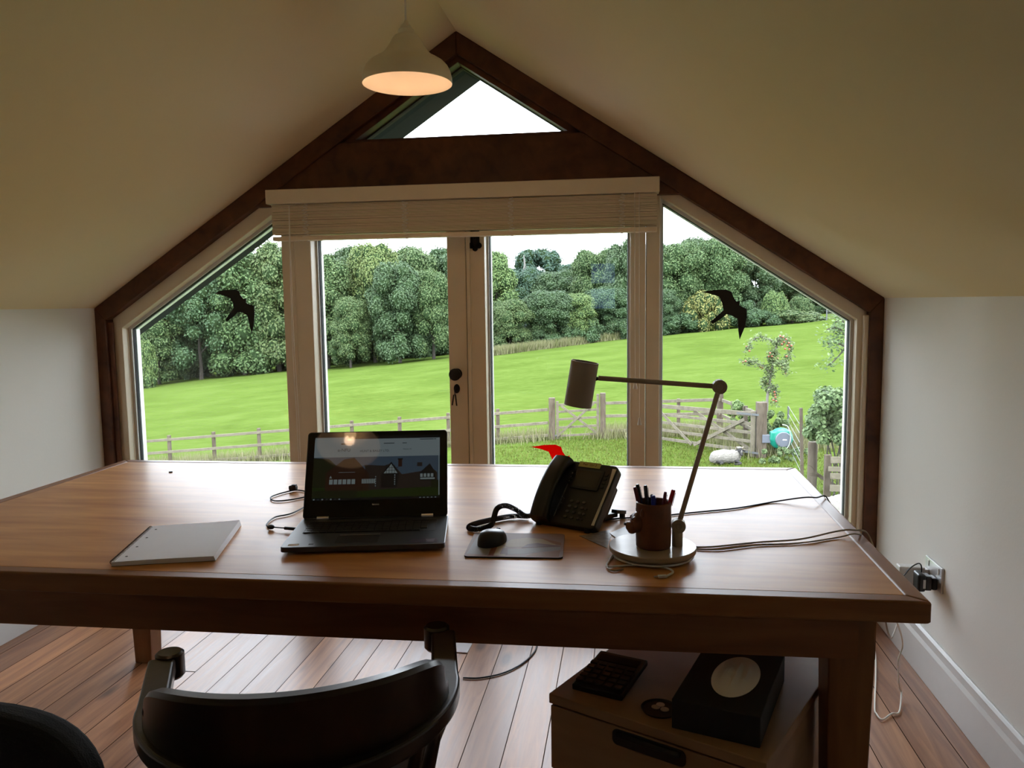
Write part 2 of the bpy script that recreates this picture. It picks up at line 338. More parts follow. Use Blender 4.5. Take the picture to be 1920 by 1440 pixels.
# ================================================================== ROOM
D = 3.554; XL, XR, XA = -2.514, 1.055, -.73; ZK, ZA = 1.35, 2.517; YB = -2.6
SL, SR = (ZA-ZK)/(XA-XL), (ZA-ZK)/(XR-XA)
struct(MB().box(((XL+XR)/2, (YB+3.66)/2, -.12), (XR-XL+.4, 3.66-YB, .24)).build('floor', M_['floor']))
for nm, x, sgn in (('wall_left', XL, -1), ('wall_right', XR, 1)):
    struct(MB().box((x+sgn*.1, (YB+3.66)/2, .66), (.2, 3.66-YB, 1.40)).build(nm, M_['wall']))
struct(MB().prism([(XL-.3, -.24), (XR+.3, -.24), (XR+.3, ZK), (XA, ZA+.2), (XL-.3, ZK)], YB-.2, YB).build('wall_back', M_['wall']))
# (window opening of the back wall is cut below)
def roof(side):
    x0, z0 = (XL, ZK) if side < 0 else (XR, ZK); dx = -.45 if side < 0 else .45; k = SL if side < 0 else SR
    return [(x0, z0), (XA, ZA), (XA, ZA+.24), (x0+dx, z0-abs(dx)*k+.24), (x0+dx, z0-abs(dx)*k)]
mb = MB().prism(roof(-1), YB-.2, 3.66).prism(roof(1), YB-.2, 3.66)
def cut(o, boxes):
    # openings cut through a wall or ceiling
    for c, d, rot in boxes:
        k = MB().box(c, d, rot).build('cutter', M_['ceil']); b = o.modifiers.new('b', 'BOOLEAN'); b.operation = 'DIFFERENCE'; b.object = k; b.solver = 'EXACT'
        bpy.context.view_layer.update(); me = bpy.data.meshes.new_from_object(o.evaluated_get(bpy.context.evaluated_depsgraph_get()))
        o.modifiers.clear(); o.data = me; bpy.data.objects.remove(k)
ceil_o = struct(mb.build('ceiling', M_['ceil']))
cut(bpy.data.objects['wall_back'], [((-.29, YB-.1, 1.54), (.36, .6, .62), None)])
wb4 = bpy.data.objects.new('window_4', None); COL.objects.link(wb4); wb4.location = (-.29, YB-.1, 1.23); struct(wb4)
for z0_, z1_ in ((1.23, 1.54), (1.54, 1.85)):
    sq_ = [(-.47, z0_), (-.11, z0_), (-.11, z1_), (-.47, z1_)]
    MB().ring(sq_, inset(sq_, .035), YB-.12, YB-.06).build('window_frame', M_['skirt'], wb4, world=True)
    MB().prism(inset(sq_, .03), YB-.093, YB-.087).build('pane', M_['tint'], wb4, world=True)
ov = MB().prism(roof(-1), 3.661, 4.22).prism(roof(1), 3.661, 4.22)
struct(ov.build('trim_1', M_['soffit']), 'dark roof overhang outside above the gable window', 'roof overhang')
for nm, x, sg in (('baseboard_left', XL, 1), ('baseboard_right', XR, -1)):
    prof = [(0, 0), (.018, 0), (.018, .125), (.012, .14), (.012, .165), (.006, .175), (0, .175)]
    pl = [(x+sg*a, b) for a, b in prof]
    struct(MB().prism(pl, YB, 3.49).build(nm, M_['skirt'], bevel=.002))
# outdoor face of the gable below the floor
struct(MB().box(((XL+XR)/2, 3.56, -1.9), (XR-XL+.4, .2, 3.3)).build('wall_outside', M_['edge']))

# timber lining of the gable
def rl(x, d): return ZK+SL*(x-XL)-d*math.sqrt(1+SL*SL)
def rr(x, d): return ZK+SR*(XR-x)-d*math.sqrt(1+SR*SR)
def lining(poly_o, poly_i, name, y0, y1, m, bv=.004):
    return struct(MB().ring(poly_o, poly_i, y0, y1).build(name, m, bevel=bv))
house = [(XL, 0), (XR, 0), (XR, ZK), (XA, ZA), (XL, ZK)]
b1 = .078
# rafters and posts as separate timbers
YI = 3.50
def timber(poly, name, y0=YI, y1=3.655, m=None): return struct(MB().prism(poly, y0, y1).build(name, m or M_['oak'], bevel=.004))
hi = inset(house, [.02, .055, b1, b1, .055])
timber([house[4], house[3], hi[3], hi[4]], 'trim_2')
timber([house[3], house[2], hi[2], hi[3]], 'trim_3')
timber([(XL, 0), (XL, ZK), hi[4], (XL+.055, 0)], 'trim_4')
timber([(XR, ZK), (XR, 0), (XR-.055, 0), hi[2]], 'trim_5')
# tie beam
zb0, zb1 = 1.80, 2.072
xl0, xl1 = [XL+(z-ZK)/SL for z in (zb0, zb1)]; xr0, xr1 = [XR-(z-ZK)/SR for z in (zb0, zb1)]
e = b1*1.194-.005
bp = [(xl0+e/SL+.002, zb0), (xr0-e/SR-.002, zb0), (xr1-e/SR-.002, zb1), (xl1+e/SL+.002, zb1)]
timber(bp, 'trim_6', YI+.012, 3.65)
# quarter-round beads beside the posts
struct(MB().tube([(XL+.062, 3.528, .02), (XL+.062, 3.528, 1.28)], .014, 12).build('trim_7', M_['oak'], smooth=True))
struct(MB().box((XR-.064, 3.530, .65), (.020, .028, 1.26)).build('trim_8', M_['frame'], bevel=.004))
# floor-level threshold
struct(MB().box(((XL+XR)/2, 3.585, .03), (XR-XL-.112, .14, .06)).build('trim_9', M_['oak'], bevel=.004))

# windows: painted frame, bright bead, dark gasket, outer frame, pane
def window(name, poly, ds, bottom=0):
    """poly in x,z; ds inset distance from outer edge to the sight line of the glass"""
    r = bpy.data.objects.new(name, None); COL.objects.link(r); cx = sum(p[0] for p in poly)/len(poly)
    r.location = (cx, 3.58, min(p[1] for p in poly)); struct(r)
    gl = inset(poly, ds); g1 = inset(gl, -.012); g2 = inset(gl, .006)
    MB().ring(poly, g1, 3.545, 3.60).build('window_frame', M_['frame'], r, world=True, bevel=.003)
    MB().ring(poly, gl, 3.60, 3.612).build('glazing_bead', M_['skirt'], r, world=True)
    MB().ring(inset(gl, -.03), inset(gl, .002), 3.612, 3.632).build('gasket', M_['blackm'], r, world=True)
    MB().ring(poly, g2, 3.632, 3.66).build('outer_frame', M_['skirt'], r, world=True)
    MB().prism(inset(gl, -.01), 3.619, 3.625).build('pane', M_['glass'], r, world=True)
    return r
wl = [(XL+.064, .06), (-1.518, .06), (-1.518, rl(-1.518, b1)), (XL+.064, rl(XL+.064, b1))]
window('window_1', wl, [.12, .075, .074, .056])
wr = [(.083, .06), (XR-.057, .06), (XR-.057, rr(XR-.057, b1)), (.083, rr(.083, b1))]
window('window_2', wr, [.12, .050, .06, .07])
tri_in = inset([(XA, ZA), (xl1+.0, zb1), (xr1, zb1)], [b1, 0, b1])
t_ap, t_l, t_r = tri_in
w3 = bpy.data.objects.new('window_3', None); COL.objects.link(w3); w3.location = (XA, 3.58, zb1); struct(w3)
po = [t_ap, t_l, t_r]; pi = inset(po, [.024, .012, .024])
MB().ring(po, pi, 3.53, 3.60).build('window_frame', M_['oak'], w3, world=True, bevel=.002)
MB().ring(inset(po, [.01, .004, .01]), inset(po, [.029, .014, .026]), 3.60, 3.64).build('outer_frame', M_['post'], w3, world=True)
MB().prism(inset(po, .012), 3.619, 3.625).build('pane', M_['glass'], w3, world=True)
# head rail above the doors (behind the blind)
struct(MB().box(((-1.518+.083)/2, 3.58, 1.765), (1.601, .08, .07)).build('trim_10', M_['frame'], bevel=.003))
def leaf(name, x0, x1, gx0, gx1):
    r = bpy.data.objects.new(name, None); COL.objects.link(r); r.location = (x0, 3.57, .06); struct(r)
    po = [(x0, .065), (x1, .065), (x1, 1.728), (x0, 1.728)]; gl = [(gx0, .27), (gx1, .27), (gx1, 1.66), (gx0, 1.66)]
    MB().ring(po, inset(gl, -.008), 3.535, 3.60).build('door_frame', M_['frame'], r, world=True, bevel=.004)
    MB().ring(po, gl, 3.60, 3.612).build('glazing_bead', M_['skirt'], r, world=True)
    MB().ring(inset(gl, -.03), inset(gl, .003), 3.612, 3.632).build('gasket', M_['blackm'], r, world=True)
    MB().ring(po, inset(gl, .006), 3.632, 3.655).build('outer_frame', M_['skirt'], r, world=True)
    MB().prism(inset(gl, -.01), 3.619, 3.625).build('pane', M_['glass'], r, world=True)
    return r
d1 = leaf('door_1', -1.515, -.713, -1.428, -.806)
d2 = leaf('door_2', -.709, .080, -.619, .007)
MB().box((-.700, 3.528, .9), (.016, .014, 1.64)).build('cover_strip', M_['frame'], d2, world=True, bevel=.003)
# knob, escutcheon, keys
RX = Matrix.Rotation(PI/2, 4, 'X')
def at(v, m=RX): return Matrix.Translation(v) @ m
kb = MB().lathe([(0.0001, 0), (.024, 0), (.024, .004), (.010, .008), (.009, .026), (.020, .032), (.027, .042), (.027, .05), (.018, .058), (.0001, .060)], 28, at((-.762, 3.535, 1.033)))
kb.build('door_knob', M_['iron'], d1, world=True, smooth=True)
es = MB().lathe([(.0001, 0), (.014, 0), (.014, .004), (.011, .006), (.0001, .006)], 20, at((-.764, 3.535, .965)) @ Matrix.Diagonal((1, 1.5, 1, 1)))
esc = es.build('escutcheon', M_['iron'], d1, world=True, smooth=True)
kr = thing('door_keys', 'small bunch of keys hanging in the lock below the black door knob', 'keys', (-.768, 3.52, .955))
MB().tube([(.004, 0, .01), (.004, .012, .01)], .003).box((.004, -.008, .008), (.012, .016, .012)).build('lock_key', M_['iron'], kr)
MB().tube([(Vector((.001, -.016, -.004))+Vector((0, .010*math.cos(a), .012*math.sin(a)))) for a in np.linspace(0, 2*PI, 20)], .0012, 6).build('key_ring', M_['iron'], kr)
MB().bar((-.004, -.017, -.014), (-.012, -.017, -.062), .006, .002, (0, 1, 0)).build('key', M_['iron'], kr)
MB().bar((.004, -.020, -.014), (.009, -.020, -.064), .006, .002, (0, 1, 0)).build('key', M_['iron'], kr)
# black iron bolt plate at the head of the right leaf
bt = MB(); c0 = (-.668, 1.665)
bt.box((c0[0], 3.532, 1.665), (.040, .006, .13))
for dx, dz, r in ((-.017, -.080, .0135), (.017, -.080, .0135), (0, -.093, .0125)):
    bt.lathe([(.0001, 0), (r, 0), (r, .006), (.0001, .006)], 18, at((c0[0]+dx, 3.535, c0[1]+dz+.02)))
bt.tube([(c0[0], 3.522, 1.72), (c0[0], 3.522, 1.63)], .006)
bt.build('door_bolt', M_['iron'], d2, world=True)

# ================================================================== BLIND
bl = thing('venetian_blind', 'ivory wooden slatted blind drawn up in a stack above the glass doors', 'blind', (-.725, 3.45, 1.80))
y = 3.455
MB().box((-.725, 3.445, 1.829), (1.716, .085, .062)).build('headrail', M_['frame'], bl, world=True, bevel=.003)
ns = 25
for i in range(ns):
    z = 1.792-i*(.130/ns)
    jx = random.uniform(-.002, .002); rot = Matrix.Rotation(random.uniform(-.02, .02), 3, 'X') @ Matrix.Rotation(random.uniform(-.0012, .0012), 3, 'Y')
    MB().box((-.722+jx, y+random.uniform(-.0012, .0012), z), (1.692, .050, .0046), rot).build('slat', M_['slat'], bl, world=True)
MB().box((-.722, y, 1.648), (1.692, .052, .018), Matrix.Rotation(-.0, 3, 'Y')).build('bottom_rail', M_['blind'], bl, world=True, bevel=.002)
for px in (572, 759, 958, 1166):
    x = aty(px, 410, 3.42).x; pts = []
    for k in range(120):
        t = k/119; z = 1.795-t*.142
        pts.append((x+.011*math.sin(t*62+x*9)+.004*math.sin(t*23), y-.033-.003*math.cos(t*62), z))
    MB().tube(pts, .0020, 5).build('ladder_cord', M_['cord'], bl, world=True)
    MB().lathe([(.0001, -.004), (.005, -.003), (.006, 0), (.0001, .001)], 12, Matrix.Translation((x, y-.01, 1.638))).build('cord_button', M_['cord'], bl, world=True)
def tassel(x, y, z): return MB().lathe([(.0001, .016), (.003, .016), (.004, .012), (.009, -.014), (.0085, -.016), (.0001, -.016)], 14, Matrix.Translation((x, y, z)))
pl_, pr_ = aty(1191, 705, 3.41), aty(1199, 800, 3.41)
for p, zt in ((pl_, aty(1192, 722, 3.41).z), (pr_, aty(1200, 790, 3.41).z)):
    c = MB().tube([(p.x-.004, 3.408, 1.80), (p.x-.002, 3.41, 1.3), (p.x, 3.41, zt+.015)], .0014, 6).build('pull_cord', M_['cord'], bl, world=True)
    t = tassel(p.x, 3.41, zt).build('cord_tassel', M_['white'], c, world=False, smooth=True)
    t.data.transform(Matrix.Translation(-bl.location))
lc = [aty(542, 386, 3.41), aty(543, 450, 3.41), aty(548, 640, 3.44), aty(556, 780, 3.46), aty(560, 860, 3.46), Vector((-1.50, 3.46, .30))]
MB().tube(catmull(lc, 6), .0022, 6).build('pull_cord', M_['cord'], bl, world=True)
lc = [aty(542, 386, 3.41), aty(544, 450, 3.412), aty(551, 640, 3.442), aty(560, 780, 3.462), aty(563, 860, 3.462), Vector((-1.49, 3.462, .30))]
MB().tube(catmull(lc, 6), .0022, 6).build('pull_cord', M_['cord'], bl, world=True)

# ================================================================== BIRD STICKERS
def bird(pts, s, ox, oy, name, label, m):
    P = [aty(ox+a/s, oy+b/s, 3.616) for a, b in pts]
    o = MB().prism([(p.x, p.z) for p in P][::-1], 3.6165, 3.6182).build(name, m)
    return tag(o, label, 'sticker')
b1p = [(610,470),(660,455),(720,450),(742,460),(748,480),(765,500),(780,495),(778,520),(800,530),(820,535),(823,580),(818,640),(808,678),(798,640),(785,585),(760,570),(735,568),(715,590),(680,617),(672,608),(690,580),(715,545),(710,520),(695,495),(660,480)]
b2p = [(262,20),(330,10),(390,8),(420,20),(428,45),(445,70),(465,65),(460,90),(480,100),(500,110),(500,150),(490,200),(462,268),(455,220),(452,160),(425,145),(395,135),(365,160),(322,187),(312,175),(345,145),(378,115),(372,80),(355,45),(310,30)]
bird(b1p, 2.769, 180, 380, 'bird_sticker', 'black bird of prey silhouette stuck on the left side window', M_['blackm'])
bird(b2p, 2.769, 1220, 540, 'bird_sticker', 'black bird of prey silhouette stuck on the right side window', M_['blackm'])
bird(b2p, 2.769, 1220-319.6, 540+290.8, 'bird_sticker', 'red bird silhouette stuck low on the glass door behind the phone', M_['red'])

# ================================================================== PENDANTS
bulbm = mat('lit_bulb', (1, .8, .55), .4, emit=(1, .62, .30), estr=9)
def pendant(x, y, z, label):
    K = 1.49; pen = thing('pendant_lamp', label, 'lamp', (x, y, z), 0, 'pendant lamps along the ridge')
    prof = [(.1000, 0), (.1005, .003), (.1000, .014), (.0970, .026), (.0915, .037), (.083, .046), (.0715, .053), (.060, .059), (.051, .067), (.0435, .077), (.037, .087), (.032, .096), (.027, .103), (.021, .106), (.016, .107)]
    sc_ = lambda P_: [(r*K if r > .001 else r, q*K) for r, q in P_]
    MB().lathe(sc_(prof+[(.014, .107)]), 64, cap=False).build('lamp_shade', M_['lampshade'], pen, smooth=True)
    MB().lathe(sc_([(.1000, 0)]+[(r-.0015, q) for r, q in prof[1:-1]]+[(.014, .105)]), 64, cap=False).build('shade_lining', M_['lampin'], pen, smooth=True)
    MB().lathe(sc_([(.0165, .105), (.0175, .110), (.0175, .117), (.013, .121), (.010, .127), (.005, .132), (.003, .138)]), 24).build('cord_grip', M_['lampshade'], pen, smooth=True)
    zt = min(rl(x, 0), rr(x, 0))-z
    MB().tube([(0, 0, .200), (-.001, 0, .28), (0, 0, zt-.03)], .0036, 8).build('flex', M_['cord'], pen)
    MB().lathe([(.04, zt-.05), (.042, zt-.035), (.034, zt-.015), (.0001, zt-.015)], 24).build('ceiling_rose', M_['white'], pen, smooth=True)
    MB().ball((0, 0, .080), (.028, .028, .034)).tube([(0, 0, .11), (0, 0, .15)], .016, 12).build('bulb', bulbm, pen, smooth=True)
    pl = bpy.data.lights.new('pendant_glow', 'POINT'); pl.energy = .46; pl.color = (1, .66, .42); pl.shadow_soft_size = .025
    po_ = bpy.data.objects.new('pendant_glow', pl); COL.objects.link(po_); po_.location = (x, y, z+.040)
pc = aty(764, 158, 2.68)
pendant(pc.x, 2.68, pc.z, 'cream metal bell-shaped pendant lamp hanging from the ridge before the gable window, lit')
pendant(-.82, 1.02, pc.z, 'second lit pendant lamp overhead, seen only as a reflection in the laptop screen')

# ================================================================== TABLE
TZ = .75
c_fl, c_fr, c_nr, c_nl = [Vector(v) for v in ((-1.972, 2.873, 0), (.599, 2.926, 0), (.598, 1.627, 0), (-1.972, 1.590, 0))]
tb = thing('dining_table', 'large honey-coloured wooden table used as a desk in front of the glass doors', 'table', (-.69, 2.25, 0))
def lerp(a, b, t): return a+(b-a)*t
def quad(u0, u1, v0, v1):   # u along width 0..1, v depth
    def q(u, v): return lerp(lerp(c_nl, c_nr, u), lerp(c_fl, c_fr, u), v)
    return [q(u0, v0), q(u1, v0), q(u1, v1), q(u0, v1)]
iu = .040/2.57; iv = .040/1.29
P = lambda L: [(p.x, p.y) for p in L]
mb = MB().slab(P(quad(iu, 1-iu, iv, 1-iv)), TZ-.045, TZ-.0006); mb.build('tabletop', M_['desk'], tb, world=True)
O = quad(0, 1, 0, 1); I = quad(iu, 1-iu, iv, 1-iv)
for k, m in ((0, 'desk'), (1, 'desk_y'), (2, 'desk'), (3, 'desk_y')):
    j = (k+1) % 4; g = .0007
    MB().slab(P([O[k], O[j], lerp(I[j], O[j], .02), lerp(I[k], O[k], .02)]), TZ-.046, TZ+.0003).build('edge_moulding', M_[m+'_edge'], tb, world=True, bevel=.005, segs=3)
AZ0, AZ1 = TZ-.145, TZ-.046
au, av = .089/2.57, .045/1.29
ai, aj = .112/2.57, .068/1.29
A = quad(au, 1-au, av, 1-av); B = quad(ai, 1-ai, aj, 1-aj)
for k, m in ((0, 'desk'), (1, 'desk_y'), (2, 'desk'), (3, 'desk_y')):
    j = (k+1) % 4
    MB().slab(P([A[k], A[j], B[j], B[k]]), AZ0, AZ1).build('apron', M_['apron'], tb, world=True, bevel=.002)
lw = .092
def leg(cx, cy):
    mb = MB(); h = lw/2; t = .034
    a = [(cx-h, cy-h), (cx+h, cy-h), (cx+h, cy+h), (cx-h, cy+h)]; b = [(cx-t, cy-t), (cx+t, cy-t), (cx+t, cy+t), (cx-t, cy+t)]
    vs = [(x, y, 0) for x, y in b]+[(x, y, AZ0) for x, y in a]+[(x, y, AZ1) for x, y in a]
    fs = [(3, 2, 1, 0), (8, 9, 10, 11)]
    for s in (0, 4): fs += [(s+i, s+(i+1) % 4, s+4+(i+1) % 4, s+4+i) for i in range(4)]
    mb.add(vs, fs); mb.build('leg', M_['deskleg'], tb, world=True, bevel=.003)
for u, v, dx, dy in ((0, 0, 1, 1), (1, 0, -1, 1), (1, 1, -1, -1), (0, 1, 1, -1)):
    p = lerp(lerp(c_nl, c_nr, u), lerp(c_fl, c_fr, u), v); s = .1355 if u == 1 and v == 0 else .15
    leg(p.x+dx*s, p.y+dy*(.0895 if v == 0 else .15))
TOP = TZ+.0012   # upper surface items rest on (moulding); the panel itself is at TZ
TP = TZ

# ================================================================== LAPTOP
def deskthing(name, label, cat, px, py, rz, z=TP): p = atz(px, py, z); return thing(name, label, cat, p, rz)
a0 = atz(529, 1028, .765); b0 = atz(835, 1024, .765)
ang = math.atan2(b0.y-a0.y, b0.x-a0.x); LW = .398; LD = .262
ang += .045
lp = thing('laptop', 'black open laptop showing a web page with a timber-framed house', 'laptop', ((a0.x+b0.x)/2-.003, (a0.y+b0.y)/2, TP), ang)
def rrect(w, d, r, n=6, cx=0, cy=0):
    out = []
    for (sx_, sy_, s0) in ((1, -1, -PI/2), (1, 1, 0), (-1, 1, PI/2), (-1, -1, PI)):
        for k in range(n+1):
            t = s0+k/n*PI/2; out.append((cx+sx_*(w/2-r)+r*math.cos(t), cy+sy_*(d/2-r)+r*math.sin(t)))
    return out
MB().slab(rrect(LW, LD, .012, cy=LD/2), .006, .019).build('base', M_['palm'], lp, bevel=.0015)
MB().slab(rrect(.338, .108, .004, cy=.168), .0188, .0194).build('keyboard_well', M_['blackm'], lp)
kb = MB()
for r in range(6):
    n = 17 if r < 5 else 11; xx = -.166
    for k in range(n):
        w = .0172 if not (r == 5 and k == 4) else .098
        if xx+w > .167: break
        kb.box((xx+w/2, .213-r*.0176, .0204), (w, .0150 if r else .010, .0022)); xx += w+.0026
ko = kb.build('keys', M_['black'], lp, bevel=.0004)
MB().slab(rrect(.105, .070, .004, cx=-.02, cy=.058), .0189, .0192).build('touchpad', M_['black'], lp)
MB().tube([(-.070, .094, .0193), (.032, .094, .0193)], .0005, 5).build('touchpad_trim', M_['steel'], lp)
MB().slab(rrect(.026, .016, .003, cx=-.170, cy=.020), .0190, .0194).build('sticker', M_['paper'], lp)
MB().slab(rrect(.012, .008, .001, cx=-.128, cy=.022), .0190, .0193).build('badge', M_['blackm'], lp)
stm = mat('dark_promo_sticker', (.06, .035, .06), .3, noise_amt=.8, nscale=60)
st = MB().slab([(.105, .012), (.180, .012), (.180, .045), (.118, .045)], .0190, .0194).build('promo_sticker', stm, lp)
for k, (w_, y_) in enumerate(((.022, .036), (.018, .028), (.02, .020))): MB().slab(rrect(w_, .003, .001, cx=.162, cy=y_), .0194, .0196).build('promo_text', mat('promo_print%d' % k, (.35, .33, .4), .5), st)
# lid
lidroot = Vector((0, LD-.012, .020)); 
tp = aty(705, 808, lp.location.y+.36); 
LH = .250
best = None
for k in range(5, 60):
    t = math.radians(k); q = Matrix.LocRotScale(lp.location, lp.rotation_euler, None) @ Vector((0, lidroot.y+LH*math.sin(t), lidroot.z+LH*math.cos(t)))
    d = q-EYE; py = 720-FPX*(d@UP if False else d.dot(UP))/d.dot(FW)
    if best is None or abs(py-808) < best[0]: best = (abs(py-808), t, py)
tilt = best[1]
LM = Matrix.Translation(lidroot) @ Matrix.Rotation(PI/2-tilt, 4, 'X')   # local x right, y up the lid, z toward viewer
def lidbuild(mb, name, m, par, **k):
    mb.v = [LM @ v for v in mb.v]; return mb.build(name, m, par, **k)
lid = lidbuild(MB().slab(rrect(LW-.004, LH, .010, cy=LH/2), -.008, 0), 'lid', M_['black'], lp, bevel=.001)
gl = bpy.data.materials.new('screen_bezel_glass'); gl.use_nodes = True; gp = gl.node_tree.nodes['Principled BSDF']
gp.inputs['Base Color'].default_value = (.003, .003, .004, 1); gp.inputs['Roughness'].default_value = .03
lidbuild(MB().slab(rrect(LW-.010, LH-.006, .008, cy=LH/2), 0, .0012), 'screen_glass', gl, lid)
SW, SH, SY = .352, .186, .050   # picture area
def em(name, c, s=.30):
    m = bpy.data.materials.new(name); m.use_nodes = True; p = m.node_tree.nodes['Principled BSDF']
    p.inputs['Base Color'].default_value = (.004, .004, .004, 1); p.inputs['Roughness'].default_value = .035
    p.inputs['Emission Color'].default_value = (*c, 1); p.inputs['Emission Strength'].default_value = s; return m
scm = [em('page_white', (.42, .52, .55), .16), em('page_sky', (.11, .17, .24), .15), em('page_roof', (.055, .04, .035), .15), em('page_brick', (.07, .028, .018), .15), em('page_plaster', (.45, .55, .55), .15),
       em('page_dark', (.01, .01, .01), .3), em('page_lawn', (.035, .06, .012), .15), em('page_bush', (.03, .035, .015), .15), em('page_ink', (.03, .04, .05), .3), em('page_taskbar', (.006, .006, .008), .3)]
sc = MB()
def sq(x0, y0, x1, y1, mi, z): sc.add([(x0, y0, z), (x1, y0, z), (x1, y1, z), (x0, y1, z)], [(0, 1, 2, 3)], mi)
def U(u, v): return (-SW/2+u*SW, SY+(1-v)*SH)   # u,v from top left of the picture
def R(u0, v0, u1, v1, mi, l): (a, b), (c, d) = U(u0, v1), U(u1, v0); sq(a, b, c, d, mi, .0013+l*.00006)
def Pg(pts, mi, l): sc.add([(*U(u, v), .0013+l*.00006) for u, v in pts], [tuple(range(len(pts)))], mi)
R(0, 0, 1, .335, 0, 0); R(0, .0, 1, .05, 9, 1); R(.002, .02, .25, .05, 0, 2)
for u0, u1, v in ((.55, .635, .12), (.70, .735, .12), (.84, .95, .065), (.955, .97, .065)): R(u0, v, u1, v+.012, 8, 2)
R(.21, .115, .30, .135, 3, 2)
R(0, .335, 1, .96, 1, 0); R(0, .96, 1, 1, 9, 1)
for k in range(7): R(.012+k*.033, .972, .024+k*.033, .99, 8 if k % 2 else 0, 2)
for k in range(5): R(.84+k*.03, .975, .852+k*.03, .988, 0, 2)
Pg([(0, .34), (.12, .36), (.2, .5), (.12, .7), (.10, .96), (0, .96)], 7, 2)
Pg([(0, .80), (.6, .84), (1, .80), (1, .96), (0, .96)], 6, 2)
Pg([(.10, .58), (.24, .37), (.32, .345), (.44, .60), (.44, .86), (.10, .86)], 3, 3)
Pg([(.40, .46), (.56, .48), (.62, .44), (.70, .62), (.95, .55), (.98, .60), (.98, .82), (.38, .86), (.42, .60)], 2, 2)
Pg([(.535, .62), (.615, .42), (.68, .62), (.66, .82), (.54, .82)], 5, 4)
Pg([(.555, .60), (.615, .455), (.665, .60)], 4, 5)
for k in range(4): R(.575+k*.022, .47, .578+k*.022, .60, 5, 6)
for v in (.51, .555): R(.56, v, .67, v+.006, 5, 6)
R(.67, .38, .70, .50, 3, 4); R(.665, .37, .705, .39, 5, 5); R(.82, .44, .86, .50, 2, 4)
Pg([(.84, .60), (.92, .46), (.965, .60), (.965, .72), (.84, .72)], 5, 3)
for k in range(4): R(.845+k*.028, .615, .865+k*.028, .67, 4, 4)
R(.845, .68, .96, .705, 4, 4)
for k in range(6): R(.13+k*.035, .68, .158+k*.035, .755, 4, 5)
Pg([(.13, .66), (.14, .62), (.15, .66)], 4, 5)
for k in range(8): R(.385+k*.0135, .68, .395+k*.0135, .75, 4, 5)
for k in range(5): R(.49, .64+k*.035, .497, .66+k*.035, 4, 5); R(.64, .62+k*.035, .648, .64+k*.035, 4, 5)
R(.20, .57, .33, .575, 4, 5)
R(0, .85, .35, .95, 7, 4); R(.93, .72, 1, .84, 7, 4); R(.99, .335, .997, .95, 0, 5)
scr = lidbuild(sc, 'screen_picture', scm, lid)
def lidtext(s, u, v, size, m, nm): x, yy = U(u, v); return text(s, size, m, lid, nm, LM @ Matrix.Translation((x, yy, .0018)), .00005)
lidtext('e-NFU', .235, .225, .013, scm[8], 'screen_text'); lidtext('HUNT & BAILEY LTD.', .48, .245, .0088, scm[8], 'screen_text'); lidtext('Malvern 01', .74, .225, .0055, scm[8], 'screen_text')
R2 = MB(); 
lidtext('lenovo', .5, 1.07, .007, M_['steel'], 'maker_mark')
for x in (-.142, .142):
    mbh = MB().tube([(x-.016, 0, 0), (x+.016, 0, 0)], .0062, 14); mbh.v = [v+lidroot+Vector((0, .001, .001)) for v in mbh.v]; mbh.build('hinge', M_['steel'], lp, smooth=True)

# charger cables beside the laptop
def cable(name, label, pts, r, m, n=8, cat='cable'):
    P_ = catmull(pts, n); o = MB().tube(P_, r, 8).build(name, m, smooth=True); return tag(o, label, cat)
zc = TP+.003
pts = [atz(578, 922, zc), atz(555, 919, zc), atz(530, 924, zc), atz(508, 932, zc), atz(515, 939, zc), atz(545, 937, zc), atz(580, 930, zc)]
cable('laptop_cable', 'thin black cable looping out behind the left edge of the laptop', pts, .0022, M_['rubber'])
cl = thing('cable_clip', 'small black adapter lump on the cable loop behind the laptop', 'adapter', atz(550, 921, TP), -.1)
MB().box((0, 0, .011), (.026, .018, .016)).build('block', M_['rubber'], cl, bevel=.004)
MB().box((.004, 0, .020), (.014, .012, .004)).build('block_top', M_['rubber'], cl, bevel=.001)
pc_ = thing('power_lead', 'black laptop power lead with barrel plug curling left of the laptop', 'cable', atz(510, 985, TP))
MB().tube(catmull([atz(590, 940, zc), atz(548, 962, zc), atz(515, 970, zc), atz(500, 984, zc), atz(510, 989, zc+.002)], 8), .0021, 8).build('lead', M_['rubber'], pc_, world=True, smooth=True)
pA, pB = atz(508, 988, TP+.007), atz(566, 993, TP+.009)
MB().ball(pA, (.010, .008, .0065)).build('ferrite', M_['rubber'], pc_, world=True, smooth=True)
MB().tube([pA, lerp(pA, pB, .5), pB], .0017).tube([lerp(pA, pB, .45), lerp(pA, pB, .9)], .0042, 10).build('barrel_plug', M_['rubber'], pc_, world=True)

